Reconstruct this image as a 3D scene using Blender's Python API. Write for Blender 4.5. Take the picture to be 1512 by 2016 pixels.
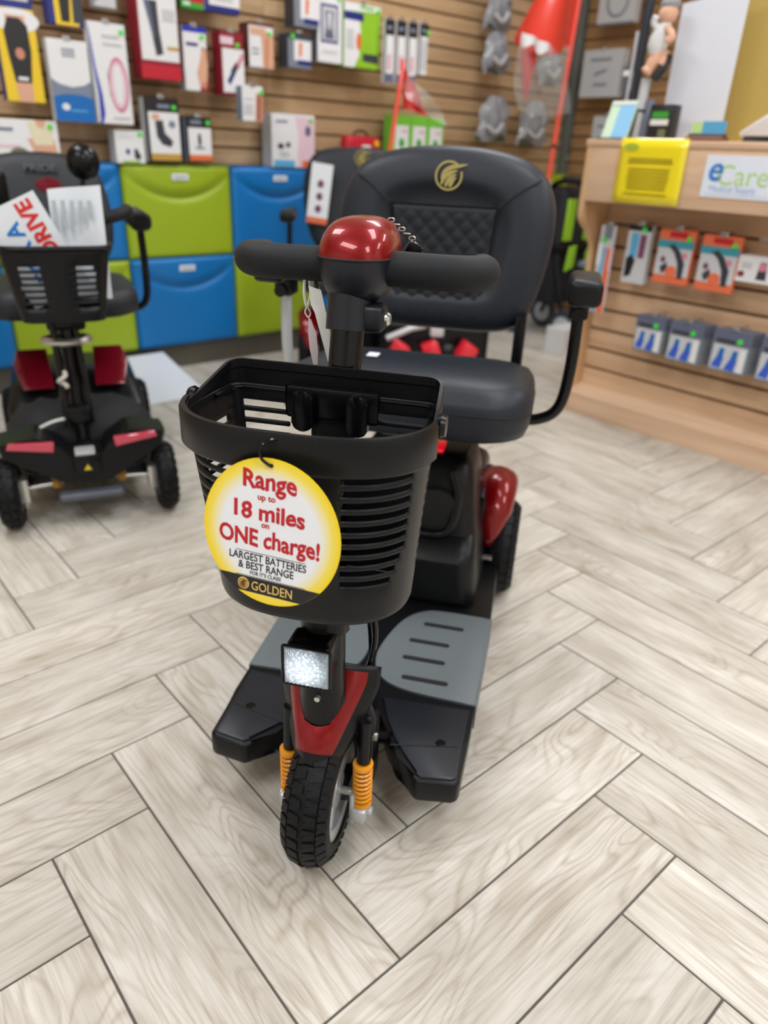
import bpy, bmesh, math, random
from math import sin, cos, pi, radians, sqrt, atan2
from mathutils import Matrix, Vector
random.seed(7)
for o in list(bpy.data.objects): bpy.data.objects.remove(o)
SC = bpy.context.scene
C = SC.collection

# ------------------------------------------------------------------ camera
cam_d = bpy.data.cameras.new('camera'); cam = bpy.data.objects.new('camera', cam_d); C.objects.link(cam)
CAM_H = 0.96734
cam.matrix_world = Matrix(((0.99905988, -0.04335160, 0.0, 0.0),
                           (0.01924988, 0.44362323, -0.89600663, 0.0),
                           (0.03884333, 0.89516427, 0.44404068, CAM_H),
                           (0, 0, 0, 1)))
cam_d.sensor_fit = 'HORIZONTAL'; cam_d.sensor_width = 36.0
cam_d.lens = 36.0 * 1423.4 / 1512.0
cam_d.clip_start = 0.02; cam_d.clip_end = 50
cam_d.dof.use_dof = True; cam_d.dof.focus_distance = 0.86; cam_d.dof.aperture_fstop = 4.2
SC.camera = cam

# ------------------------------------------------------------------ world, exposure, lights
w = bpy.data.worlds.new('world'); SC.world = w; w.use_nodes = True
w.node_tree.nodes['Background'].inputs[0].default_value = (0.80, 0.90, 1.0, 1)
w.node_tree.nodes['Background'].inputs[1].default_value = 0.30
SC.view_settings.view_transform = 'Standard'; SC.view_settings.look = 'None'
SC.view_settings.gamma = 1.0; SC.view_settings.use_curve_mapping = False
SC.view_settings.exposure = 0.0
CEIL = 2.75
TROFFER_POWER = 25.0
# troffer centres (room frame a, c) : c points into the slatted back wall
TROFFERS = [(0.2, 2.1), (2.6, 2.1), (-1.0, 0.3), (1.4, 0.3), (3.6, 0.0), (0.2, -1.6), (2.6, -1.6)]

# ------------------------------------------------------------------ frames
TH = atan2(0.66558337, 0.74632351)         # room direction: a along the back wall
U = Vector((cos(TH), sin(TH), 0)); V = Vector((sin(TH), -cos(TH), 0))
def room(a, b, z): return U * a + V * b + Vector((0, 0, z))
def MB_(a, b, z, rz=0): return Matrix.Translation(room(a, b, z)) @ Matrix.Rotation(TH + rz, 4, 'Z')          # x=a right, -y faces the shop
def MC_(a, b, z, rz=0): return Matrix.Translation(room(a, b, z)) @ Matrix.Rotation(TH - pi/2 + rz, 4, 'Z')   # x=b right, -y faces the shop

# ------------------------------------------------------------------ materials
def s2l(c):
    c = c / 255.0
    return c / 12.92 if c <= 0.04045 else ((c + 0.055) / 1.055) ** 2.4
def col(r, g, b): return (s2l(r), s2l(g), s2l(b), 1)
MATS = {}
def mat(name, rgb, rough=0.5, metal=0.0, coat=0.0, bump=0.0, bscale=400, emit=None, trans=0.0, alpha=1.0, var=0.0, spec=0.5, sheen=0.0):
    if name in MATS: return MATS[name]
    m = bpy.data.materials.new(name); m.use_nodes = True; nt = m.node_tree; p = nt.nodes['Principled BSDF']
    p.inputs['Base Color'].default_value = col(*rgb); p.inputs['Roughness'].default_value = rough
    p.inputs['Metallic'].default_value = metal; p.inputs['Coat Weight'].default_value = coat
    p.inputs['Coat Roughness'].default_value = 0.03
    p.inputs['Specular IOR Level'].default_value = spec
    if trans: p.inputs['Transmission Weight'].default_value = trans
    if alpha < 1: p.inputs['Alpha'].default_value = alpha
    if emit:
        p.inputs['Emission Color'].default_value = col(*emit[:3]); p.inputs['Emission Strength'].default_value = emit[3]
    tc = None
    if bump or var:
        tc = nt.nodes.new('ShaderNodeTexCoord'); n = nt.nodes.new('ShaderNodeTexNoise')
        n.inputs['Scale'].default_value = bscale; n.inputs['Detail'].default_value = 3
        nt.links.new(tc.outputs['Object'], n.inputs['Vector'])
        if bump:
            b = nt.nodes.new('ShaderNodeBump'); b.inputs['Strength'].default_value = bump; b.inputs['Distance'].default_value = 0.001
            nt.links.new(n.outputs['Fac'], b.inputs['Height']); nt.links.new(b.outputs['Normal'], p.inputs['Normal'])
        if var:
            mx = nt.nodes.new('ShaderNodeMix'); mx.data_type = 'RGBA'
            c = col(*rgb); mx.inputs[6].default_value = tuple(x * (1 - var) for x in c[:3]) + (1,)
            mx.inputs[7].default_value = tuple(min(1, x * (1 + var)) for x in c[:3]) + (1,)
            nt.links.new(n.outputs['Fac'], mx.inputs[0]); nt.links.new(mx.outputs[2], p.inputs['Base Color'])
    MATS[name] = m
    return m
def wood(name, dark, light, axis, rough=0.45, scale=1.0, rand=0.12):
    """maple veneer: fine streaks running along `axis` of the piece"""
    m = bpy.data.materials.new(name); m.use_nodes = True; nt = m.node_tree; p = nt.nodes['Principled BSDF']
    tc = nt.nodes.new('ShaderNodeTexCoord'); mp = nt.nodes.new('ShaderNodeMapping'); oi = nt.nodes.new('ShaderNodeObjectInfo')
    sc = [26.0 * scale] * 3; sc[axis] = 1.6 * scale
    mp.inputs['Scale'].default_value = sc
    add = nt.nodes.new('ShaderNodeVectorMath'); add.operation = 'ADD'
    mul = nt.nodes.new('ShaderNodeMath'); mul.operation = 'MULTIPLY'; mul.inputs[1].default_value = 37.0
    nt.links.new(oi.outputs['Random'], mul.inputs[0])
    nt.links.new(tc.outputs['Object'], mp.inputs['Vector']); nt.links.new(mp.outputs[0], add.inputs[0]); nt.links.new(mul.outputs[0], add.inputs[1])
    n1 = nt.nodes.new('ShaderNodeTexNoise'); n1.inputs['Scale'].default_value = 1.0; n1.inputs['Detail'].default_value = 4; n1.inputs['Distortion'].default_value = 0.6
    nt.links.new(add.outputs[0], n1.inputs['Vector'])
    cr = nt.nodes.new('ShaderNodeValToRGB'); cr.color_ramp.elements[0].position = 0.3; cr.color_ramp.elements[1].position = 0.7
    cr.color_ramp.elements[0].color = col(*dark); cr.color_ramp.elements[1].color = col(*light)
    nt.links.new(n1.outputs['Fac'], cr.inputs['Fac'])
    hs = nt.nodes.new('ShaderNodeHueSaturation'); mr = nt.nodes.new('ShaderNodeMapRange')
    mr.inputs[3].default_value = 1 - rand; mr.inputs[4].default_value = 1 + rand * 0.5
    nt.links.new(oi.outputs['Random'], mr.inputs[0]); nt.links.new(mr.outputs[0], hs.inputs['Value'])
    nt.links.new(cr.outputs[0], hs.inputs['Color']); nt.links.new(hs.outputs[0], p.inputs['Base Color'])
    p.inputs['Roughness'].default_value = rough
    return m

# ------------------------------------------------------------------ mesh helpers
def obj(name, bm, m=None, parent=None, smooth=True, ang=35):
    me = bpy.data.meshes.new(name)
    bmesh.ops.recalc_face_normals(bm, faces=bm.faces[:])
    bm.to_mesh(me); bm.free()
    if m is not None: me.materials.append(m)
    if smooth:
        me.polygons.foreach_set('use_smooth', [True] * len(me.polygons))
        me.set_sharp_from_angle(angle=radians(ang))
    o = bpy.data.objects.new(name, me); C.objects.link(o)
    if parent is not None: o.parent = parent
    return o
def tag(o, label, cat, group=None):
    o['label'] = label; o['category'] = cat
    if group: o['group'] = group
    return o
def struct(o): o['kind'] = 'structure'; return o
def thing(name, label, cat, M=None, group=None):
    o = bpy.data.objects.new(name, None); C.objects.link(o); o.empty_display_size = 0.05
    if M is not None: o.matrix_world = M
    return tag(o, label, cat, group)
def new(): return bmesh.new()
def xf(verts, M):
    if M is not None:
        for v in verts: v.co = M @ v.co
def box(bm, x0, x1, y0, y1, z0, z1, bev=0, seg=2, M=None):
    b = bmesh.new()
    vs = [b.verts.new((x, y, z)) for x in (x0, x1) for y in (y0, y1) for z in (z0, z1)]
    for f in ((0, 1, 3, 2), (4, 6, 7, 5), (0, 4, 5, 1), (2, 3, 7, 6), (0, 2, 6, 4), (1, 5, 7, 3)): b.faces.new([vs[i] for i in f])
    if bev: bmesh.ops.bevel(b, geom=b.edges[:], offset=bev, segments=seg, affect='EDGES', profile=0.5)
    return merge(bm, b, M)
def merge(bm, b, M=None):
    mp = {}
    for v in b.verts: mp[v] = bm.verts.new(M @ v.co if M is not None else v.co)
    for f in b.faces:
        try: bm.faces.new([mp[v] for v in f.verts])
        except ValueError: pass
    b.free(); return bm
def prism(bm, poly, axis, lo, hi, bev=0, seg=2, M=None):
    """poly in the two other axes (x: (y,z), y: (x,z), z: (x,y)), extruded lo..hi"""
    def P(p, t):
        return {'x': (t, p[0], p[1]), 'y': (p[0], t, p[1]), 'z': (p[0], p[1], t)}[axis]
    b = bmesh.new(); n = len(poly)
    A = [b.verts.new(P(p, lo)) for p in poly]; B = [b.verts.new(P(p, hi)) for p in poly]
    b.faces.new(A[::-1]); b.faces.new(B)
    for i in range(n): b.faces.new((A[i], A[(i+1) % n], B[(i+1) % n], B[i]))
    if bev: bmesh.ops.bevel(b, geom=b.edges[:], offset=bev, segments=seg, affect='EDGES', profile=0.5)
    return merge(bm, b, M)
def loft(bm, rings, cap0=True, cap1=True, closed=True, M=None):
    b = bmesh.new(); R = [[b.verts.new(p) for p in r] for r in rings]; n = len(R[0])
    for i in range(len(R) - 1):
        for j in range(n if closed else n - 1):
            q = (R[i][j], R[i][(j+1) % n], R[i+1][(j+1) % n], R[i+1][j])
            try: b.faces.new(q)
            except ValueError: pass
    if cap0: b.faces.new(R[0][::-1])
    if cap1: b.faces.new(R[-1])
    return merge(bm, b, M)
def tube(bm, pts, r, n=12, cap=True, M=None, up=None):
    P = [Vector(p) for p in pts]; rr = r if isinstance(r, (list, tuple)) else [r] * len(P)
    T = []
    for i in range(len(P)):
        T.append(((P[min(i+1, len(P)-1)] - P[max(i-1, 0)])).normalized())
    u = Vector(up) if up else (Vector((0, 0, 1)) if abs(T[0].z) < 0.9 else Vector((1, 0, 0)))
    rings = []
    for i, p in enumerate(P):
        u = (u - T[i] * u.dot(T[i])).normalized(); v = T[i].cross(u)
        rings.append([p + (u * cos(2*pi*k/n) + v * sin(2*pi*k/n)) * rr[i] for k in range(n)])
    return loft(bm, rings, cap, cap, True, M)
def cyl(bm, p0, p1, r, n=20, M=None): return tube(bm, [p0, p1], r, n, True, M)
def lathe(bm, prof, n=32, M=None, cap=False):
    """prof: (radius, height) along local z"""
    rings = [[(r*cos(2*pi*k/n), r*sin(2*pi*k/n), h) for k in range(n)] for r, h in prof]
    return loft(bm, rings, cap, cap, True, M)
def cat(pts, n=8, closed=False):
    P = [Vector(p) for p in pts]; out = []; m = len(P)
    for i in range(m if closed else m - 1):
        g = lambda k: P[k % m] if closed else P[max(0, min(m-1, k))]
        a, b, c, d = g(i-1), g(i), g(i+1), g(i+2)
        for k in range(n):
            t = k / n
            out.append(0.5 * ((2*b) + (c-a)*t + (2*a-5*b+4*c-d)*t*t + (3*b-a-3*c+d)*t**3))
    if not closed: out.append(P[-1])
    return out
def rrect(w, h, r, n=6, cx=0, cy=0):
    out = []
    for sx, sy, a0 in ((1, 1, 0), (-1, 1, pi/2), (-1, -1, pi), (1, -1, 3*pi/2)):
        for k in range(n + 1):
            a = a0 + k / n * pi / 2
            out.append((cx + sx*(w/2 - r) + r*cos(a), cy + sy*(h/2 - r) + r*sin(a)))
    return out
def ell(cx, cy, rx, ry, n=24): return [(cx + rx*cos(2*pi*k/n), cy + ry*sin(2*pi*k/n)) for k in range(n)]
def grid(bm, f, nu, nv, M=None, wrap=False):
    b = bmesh.new(); G = [[b.verts.new(f(i/nu, j/nv)) for j in range(nv + 1)] for i in range(nu + 1)]
    for i in range(nu):
        for j in range(nv): b.faces.new((G[i][j], G[i+1][j], G[i+1][j+1], G[i][j+1]))
    return merge(bm, b, M)
def part(parent, name, m, *shapes, smooth=True, ang=35):
    """shapes: callables that take the bmesh"""
    bm = new()
    for s in shapes: s(bm)
    return obj(name, bm, m, parent, smooth, ang)
_txt = {}
def text_bm(s, size, align='CENTER', bold=0.0, shear=0.0, sx=1.0, depth=0.0004, spacing=1.0):
    cu = bpy.data.curves.new('t', 'FONT'); cu.body = s; cu.size = size; cu.align_x = align; cu.align_y = 'CENTER'
    cu.offset = bold; cu.shear = shear; cu.extrude = depth / 2; cu.space_character = spacing; cu.resolution_u = 3
    o = bpy.data.objects.new('t', cu); C.objects.link(o)
    dg = bpy.context.evaluated_depsgraph_get(); me = bpy.data.meshes.new_from_object(o.evaluated_get(dg))
    bm = new(); bm.from_mesh(me)
    for v in bm.verts: v.co.x *= sx
    bpy.data.objects.remove(o); bpy.data.curves.remove(cu); bpy.data.meshes.remove(me)
    return bm
FRONT = Matrix.Rotation(pi/2, 4, 'X')       # flat xy drawing -> upright, facing -y
def label_text(parent, s, x, z, y, size, m, name='lettering', rot=0, **k):
    b = text_bm(s, size, **k); bm = new()
    merge(bm, b, Matrix.Translation((x, y, z)) @ Matrix.Rotation(-rot, 4, 'Y') @ FRONT)
    return obj(name, bm, m, parent, smooth=False)

# ================================================================== ROOM
A0, A1 = -2.2, 4.45          # along the back wall
B0, B1 = -3.35, 2.6          # back wall plane .. wall behind the camera
PW = 0.1524; PL = 0.1524 * 3.916; LAT0 = (-2.87152902, 3.7478272)
def floor_material():
    m = bpy.data.materials.new('oak_look_porcelain'); m.use_nodes = True; nt = m.node_tree; p = nt.nodes['Principled BSDF']; N = nt.nodes; L = nt.links
    tc = N.new('ShaderNodeTexCoord'); oi = N.new('ShaderNodeObjectInfo')
    r = N.new('ShaderNodeMath'); r.operation = 'MULTIPLY'; r.inputs[1].default_value = 61.7; L.new(oi.outputs['Random'], r.inputs[0])
    off = N.new('ShaderNodeVectorMath'); off.operation = 'ADD'; L.new(tc.outputs['Object'], off.inputs[0]); L.new(r.outputs[0], off.inputs[1])
    def noise(scale, det, vec, dist=0.0, rough=0.5):
        mp = N.new('ShaderNodeMapping'); mp.inputs['Scale'].default_value = vec; L.new(off.outputs[0], mp.inputs['Vector'])
        n = N.new('ShaderNodeTexNoise'); n.inputs['Scale'].default_value = scale; n.inputs['Detail'].default_value = det
        n.inputs['Distortion'].default_value = dist; n.inputs['Roughness'].default_value = rough
        L.new(mp.outputs[0], n.inputs['Vector']); return n
    # cathedral grain: contour lines of a smooth stretched noise
    big = noise(1.0, 1.5, (2.4, 8.5, 1), 0.7)
    mul = N.new('ShaderNodeMath'); mul.operation = 'MULTIPLY'; mul.inputs[1].default_value = 16.0; L.new(big.outputs['Fac'], mul.inputs[0])
    fr = N.new('ShaderNodeMath'); fr.operation = 'PINGPONG'; fr.inputs[1].default_value = 0.5; L.new(mul.outputs[0], fr.inputs[0])
    rl = N.new('ShaderNodeValToRGB'); e = rl.color_ramp.elements
    e[0].position = 0.0; e[0].color = (0.0, 0.0, 0.0, 1); e[1].position = 0.26; e[1].color = (1, 1, 1, 1); L.new(fr.outputs[0], rl.inputs['Fac'])
    fine = noise(1.0, 5, (7, 150, 1), 0.4, 0.65)
    blot = noise(1.0, 3, (5, 16, 1), 0.2)
    c1 = N.new('ShaderNodeValToRGB'); e = c1.color_ramp.elements
    e[0].position = 0.30; e[0].color = col(188, 180, 168); e[1].position = 0.68; e[1].color = col(216, 211, 202); L.new(blot.outputs['Fac'], c1.inputs['Fac'])
    c2 = N.new('ShaderNodeValToRGB'); e = c2.color_ramp.elements
    e[0].position = 0.34; e[0].color = (0.72, 0.69, 0.65, 1); e[1].position = 0.56; e[1].color = (1, 1, 1, 1); L.new(fine.outputs['Fac'], c2.inputs['Fac'])
    mx = N.new('ShaderNodeMix'); mx.data_type = 'RGBA'; mx.blend_type = 'MULTIPLY'; mx.inputs[0].default_value = 0.8
    L.new(c1.outputs[0], mx.inputs[6]); L.new(c2.outputs[0], mx.inputs[7])
    lm = N.new('ShaderNodeMix'); lm.data_type = 'RGBA'; lm.inputs[6].default_value = (0.66, 0.58, 0.50, 1); lm.inputs[7].default_value = (1, 1, 1, 1)
    L.new(rl.outputs[0], lm.inputs[0])
    msk = noise(1.0, 2, (3, 5, 1)); mr = N.new('ShaderNodeMapRange'); mr.inputs[1].default_value = 0.4; mr.inputs[2].default_value = 0.62
    mr.inputs[3].default_value = 0.05; mr.inputs[4].default_value = 0.62; L.new(msk.outputs['Fac'], mr.inputs[0])
    mx2 = N.new('ShaderNodeMix'); mx2.data_type = 'RGBA'; mx2.blend_type = 'MULTIPLY'; L.new(mr.outputs[0], mx2.inputs[0])
    L.new(mx.outputs[2], mx2.inputs[6]); L.new(lm.outputs[2], mx2.inputs[7])
    hs = N.new('ShaderNodeHueSaturation'); vr = N.new('ShaderNodeMapRange'); vr.inputs[3].default_value = 0.93; vr.inputs[4].default_value = 1.05
    L.new(oi.outputs['Random'], vr.inputs[0]); L.new(vr.outputs[0], hs.inputs['Value']); L.new(mx2.outputs[2], hs.inputs['Color'])
    L.new(hs.outputs[0], p.inputs['Base Color'])
    p.inputs['Roughness'].default_value = 0.42; p.inputs['Specular IOR Level'].default_value = 0.35
    b = N.new('ShaderNodeBump'); b.inputs['Strength'].default_value = 0.15; b.inputs['Distance'].default_value = 0.001
    L.new(fine.outputs['Fac'], b.inputs['Height']); L.new(b.outputs['Normal'], p.inputs['Normal'])
    return m
M_floor = floor_material()
M_grout = mat('dark_grout', (92, 88, 82), 0.9)
floor = part(None, 'floor', M_grout, lambda bm: box(bm, A0, A1, -B1, -B0, -0.06, -0.0025))
floor.matrix_world = Matrix.Rotation(TH, 4, 'Z'); struct(floor)
def plank_bm(bm, M=None):
    g = 0.0016; return box(bm, g, PL - g, g, PW - g, -0.02, 0.0, 0.0012, 1, M)
pb = new(); plank_bm(pb); plank_mesh = bpy.data.meshes.new('plank'); bmesh.ops.recalc_face_normals(pb, faces=pb.faces[:]); pb.to_mesh(plank_mesh); pb.free(); plank_mesh.materials.append(M_floor)
cand = []
n_ = 3.916
for k in range(-60, 60):
    for j in range(-14, 14):
        # a plank along u at lattice (k + j*n, -k + j*n), its partner along v to the right of it
        for along in (0, 1):
            u0, v0 = -k + j * n_, k + j * n_
            if along == 0: x, y = u0, v0; cx, cy = x + n_/2, y + .5
            else: x, y = u0 + n_, v0; cx, cy = x + .5, y + n_/2
            a, b = (cx - LAT0[0]) * PW, (cy - LAT0[1]) * PW
            if not (A0 - .25 < a < A1 + .25 and B0 - .25 < b < B1 + .25): continue
            P = room(a, b, 0); d = (P - Vector((0, 0, CAM_H)))
            f = d.dot(Vector((0, 0.896, -0.444))); sx = d.dot(Vector((.99906, .01925, .03884)))
            inview = f > .3 and abs(sx) / f < .66
            cand.append(((0 if inview else 1), d.length, along, (x - LAT0[0]) * PW, (y - LAT0[1]) * PW))
cand.sort()
rest = new()
for i, (iv, dd, along, a, b) in enumerate(cand):
    # plank local x = length, y = width ; in room local frame (a, c=-b)
    Mx = Matrix.Translation((a, -b - PW, 0)) if along == 0 else Matrix.Translation((a, -b, 0)) @ Matrix.Rotation(-pi/2, 4, 'Z')
    if i < 300:
        o = bpy.data.objects.new('plank', plank_mesh); C.objects.link(o); o.parent = floor; o.matrix_local = Mx
    else: plank_bm(rest, Mx)
if len(rest.verts):
    o = obj('plank_field', rest, M_floor, floor, smooth=False); o['kind'] = 'stuff'
else: rest.free()

M_wall_slat = wood('maple_slat', (180, 146, 108), (204, 172, 134), 0, 0.42)
M_wall_slat_shade = wood('maple_slat_shaded', (150, 112, 74), (176, 136, 94), 0, 0.42)  # same maple, with the right wall's shade put into a darker colour
M_groove = mat('groove_board', (128, 98, 68), 0.8)
M_paint = mat('painted_wall', (222, 220, 212), 0.8)
M_ceil = mat('ceiling_tile', (228, 228, 224), 0.9)
PITCH = 0.0762
def slat_bm(L, h=0.0655, t=0.012):
    return lambda bm: box(bm, 0, L, -t, 0.0, 0, h, 0.0018, 1)
def slat_wall(name, M, L, breaks, ztop, z0, m, pitch=PITCH, h=0.0655):
    w = part(None, name, M_groove, lambda bm: box(bm, 0, L, 0, 0.10, 0, ztop)); w.matrix_world = M; struct(w)
    for q in range(len(breaks) - 1):
        proto = None; l = breaks[q+1] - breaks[q] - 0.002
        z = z0
        while z + h < ztop:
            if proto is None: o = part(w, 'slat', m[q % len(m)], slat_bm(l, h)); proto = o
            else: o = bpy.data.objects.new('slat', proto.data); C.objects.link(o); o.parent = w
            o.location = (breaks[q], 0, z); z += pitch
    return w
# slat line at z=0.964 (groove centre), so slats start just above it
zs = 0.9685 - 12 * PITCH
wall_back = slat_wall('wall_back', MB_(A0, B0, 0), A1 - A0, [0, 2.0 - A0 + 0.12, A1 - A0], CEIL, zs, [M_wall_slat])
wall_right = slat_wall('wall_right', MC_(A1, B0, 0), B1 - B0, [0, 2.44, B1 - B0], CEIL, zs, [M_wall_slat_shade])
o = part(None, 'wall_left', M_paint, lambda bm: box(bm, -0.1, 0, -B1, -B0, 0, CEIL)); o.matrix_world = MB_(A0, 0, 0); struct(o)
o = part(None, 'wall_front', M_paint, lambda bm: box(bm, A0, A1, -0.1, 0, 0, CEIL)); o.matrix_world = MB_(0, B1, 0); struct(o)
ceiling = part(None, 'ceiling', M_ceil, lambda bm: box(bm, A0, A1, -B1, -B0, CEIL, CEIL + .08)); ceiling.matrix_world = Matrix.Rotation(TH, 4, 'Z'); struct(ceiling)
M_tro = mat('troffer_white', (235, 235, 232), 0.5)
M_lens = mat('troffer_lens', (240, 244, 250), 0.4, emit=(235, 242, 255, 2.0))
def troffer(i, a, c):
    names = ['fluorescent ceiling panel above the left scooter', 'fluorescent ceiling panel above the corner flags', 'fluorescent ceiling panel left of the camera', 'fluorescent ceiling panel above the red scooter', 'fluorescent ceiling panel above the sales counter', 'fluorescent ceiling panel behind the camera to the left', 'fluorescent ceiling panel behind the camera to the right']
    t = thing('ceiling_light', names[i], 'light', MB_(a, -c, CEIL), 'ceiling troffers')
    part(t, 'frame', M_tro, lambda bm: [box(bm, x0, x1, y0, y1, -.012, -0.001) for x0, x1, y0, y1 in ((-.31, -.28, -.61, .61), (.28, .31, -.61, .61), (-.28, .28, -.61, -.58), (-.28, .28, .58, .61), (-.012, .012, -.58, .58))])
    for s in (-1, 1):
        part(t, 'diffuser', M_lens, lambda bm: box(bm, min(s*.014, s*.278), max(s*.014, s*.278), -.578, .578, -.006, -.002))
    ld = bpy.data.lights.new('troffer_light', 'AREA'); ld.shape = 'RECTANGLE'; ld.size = .54; ld.size_y = 1.14; ld.energy = TROFFER_POWER
    ld.color = (0.96, 0.98, 1.0)
    lo = bpy.data.objects.new('lamp', ld); C.objects.link(lo); lo.parent = t; lo.location = (0, 0, -.014)
for i, (a, c) in enumerate(TROFFERS): troffer(i, a, c)
# corner post where the two slatted walls meet
M_post = mat('grey_post', (112, 120, 118), 0.45, metal=0.3)
o = part(None, 'trim_1', M_post, lambda bm: box(bm, -.045, .0, -.03, .035, 0.0, CEIL - .001, .004)); o.matrix_world = MB_(A1 - .014, B0 + .05, 0); struct(o)
part(o, 'post_bolt', mat('bolt_zinc', (200, 205, 200), 0.3, metal=.8), lambda bm: cyl(bm, (-.022, -.036, .985), (-.022, -.029, .985), .012))

# ------------------------------------------------------------------ padded blue / green cabinet run along the back wall
M_blue = mat('blue_vinyl', (0, 112, 184), 0.42, bump=.06, bscale=900)
M_lime = mat('lime_vinyl', (152, 176, 30), 0.42, bump=.06, bscale=900)
M_kick = mat('grey_kick', (86, 82, 72), 0.6, var=.25, bscale=6)
M_white = mat('white_card', (228, 232, 238), 0.55)
CB = -3.22                      # front plane of the panels
def padded_panel(parent, w, h, m, sag, labelled):
    """soft front with a drooping fold below its upper edge"""
    def f(s, t):
        x = s * w; z = t * h
        e = min(min(s, 1 - s) * w, min(t, 1 - t) * h)
        y = -0.014 * (1 - math.exp(-e / 0.004))
        if sag:
            d = 0.115 * (1 - (2 * s - 1) ** 2) ** 0.8          # curve of the fold
            zz = h - d
            dz = z - zz
            if dz > 0: y -= 0.010 * min(1, dz / .03) * (1 - abs(2*s-1)**3)
            y += 0.012 * math.exp(-((dz + .014) / .012) ** 2) * (1 - abs(2*s-1)**3)
        return (x, y, z)
    bm = new(); grid(bm, f, 40, 44)
    o = obj('panel', bm, m, parent, ang=60)
    sol = o.modifiers.new('s', 'SOLIDIFY'); sol.thickness = 0.010; sol.offset = 0
    if labelled:
        l = part(o, 'name_label', M_white, lambda bm: box(bm, w*.5 - .038, w*.5 + .038, -.0345, -.030, h - .055, h - .03, .001, 1))
        part(l, 'print_line', mat('print_grey', (120, 130, 150), .6), lambda bm: [box(bm, w*.5 - .03, w*.5 + .03, -.0352, -.0344, z, z + .003) for z in (h - .048, h - .041)])
    return o
# (a0, a1, top colour, label below / above); lower row swaps the colours
XS = [0.295, 0.81, 1.327, 1.842, 2.357, 2.872, 3.387, 3.902, 4.385]
for i in range(len(XS) - 1):
    x0, x1 = XS[i], XS[i+1]; wd = x1 - x0
    top_blue = i % 2 == 1 if i < 2 else i % 2 == 1
    names = ['blue topped padded cabinet hidden behind the small scooter', 'padded cabinet at far left, blue over green, behind the small scooter basket', 'padded cabinet with lime green upper and bright blue lower front, beside the white ramp',
             'padded cabinet with blue upper and lime lower front, under the large pictured box', 'lime over blue padded cabinet behind the second black seat', 'blue over lime padded cabinet behind the main scooter seat', 'lime topped padded cabinet second from the corner post', 'lime topped padded cabinet right beside the corner post']
    t = thing('padded_cabinet', names[i], 'cabinet', MB_(x0, CB, 0), 'padded cabinets along the slatted wall')
    part(t, 'body', mat('cabinet_body', (70, 84, 90), .6), lambda bm: box(bm, 0.0005, wd - .0005, .012, -CB + B0 + .24 - .126 if False else .115, .105, .884))
    part(t, 'kick_plate', M_kick, lambda bm: box(bm, 0.0005, wd - .0005, .03, .045, 0, .105))
    part(t, 'cabinet_top', M_blue if (i % 2 and i < 7) else M_lime, lambda bm: box(bm, .001, wd - .001, -.004, .115, .884, .889, .001, 1))
    g = .003
    up = padded_panel(t, wd - 2*g, .372, M_blue if (i % 2 and i < 7) else M_lime, True, True); up.location = (g, .012, .511)
    lo = padded_panel(t, wd - 2*g, .390, M_lime if (i % 2 and i < 7) else M_blue, True, True); lo.location = (g, .012, .115)

# ------------------------------------------------------------------ sales counter (front faces the shop along -a)
M_maple = wood('maple_counter', (206, 168, 136), (230, 198, 168), 0, 0.4, 0.8, 0.0)
M_maple_v = wood('maple_counter_end', (196, 154, 112), (222, 184, 144), 2, 0.4, 0.8, 0.0)
M_cslat = wood('maple_counter_slat', (196, 158, 122), (224, 188, 154), 0, 0.38)
HA, SA, BA = 2.49, 2.66, 2.595      # header face, slat face, base face
CL = -1.765; CR = 1.2; WD = CR - CL
ct = thing('sales_counter', 'maple sales counter with slatted front, curved end panel and overhanging header', 'counter', MC_(0, CL, 0))
def at_a(a0, a1): return a0, a1
part(ct, 'header', M_maple, lambda bm: box(bm, .022, WD, HA, HA + .022, .838, 1.020, .003, 2))
part(ct, 'header_soffit', M_maple, lambda bm: box(bm, .022, WD, HA + .022, SA, .838, .856))
part(ct, 'counter_top', M_maple, lambda bm: box(bm, -.002, WD, HA - .006, 3.25, 1.020, 1.043, .004, 2))
prof = [(HA, 1.020), (HA, .80)] + [tuple(p[:2]) for p in cat([(HA, .80, 0), (HA + .012, .765, 0), (HA + .07, .72, 0), (HA + .108, .665, 0), (HA + .110, .60, 0)], 6)] + [(HA + .105, 0), (3.2, 0), (3.2, 1.020)]
part(ct, 'end_panel', M_maple_v, lambda bm: prism(bm, prof, 'x', 0, .022, .0015, 1))
part(ct, 'base', M_maple, lambda bm: prism(bm, [(BA, 0), (BA, .085), (BA + .012, .10), (SA + .002, .118), (SA + .002, 0)], 'x', .022, WD, 0))
part(ct, 'back_board', M_groove, lambda bm: box(bm, .022, WD, SA + .012, SA + .03, .02, .838))
part(ct, 'rear_panel', M_maple, lambda bm: box(bm, .022, WD, 3.18, 3.2, .0, 1.02))
CP = .081; z = .188 + .006 - CP
proto = None
while z < .80:
    h = min(CP - .011, .838 - z)
    if h > .02 and z > .05:
        o = part(ct, 'slat', M_cslat, lambda bm: box(bm, .023, WD, SA, SA + .013, z, z + h, .002, 1))
    z += CP
# mustard painted column and white board standing on the counter

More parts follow.
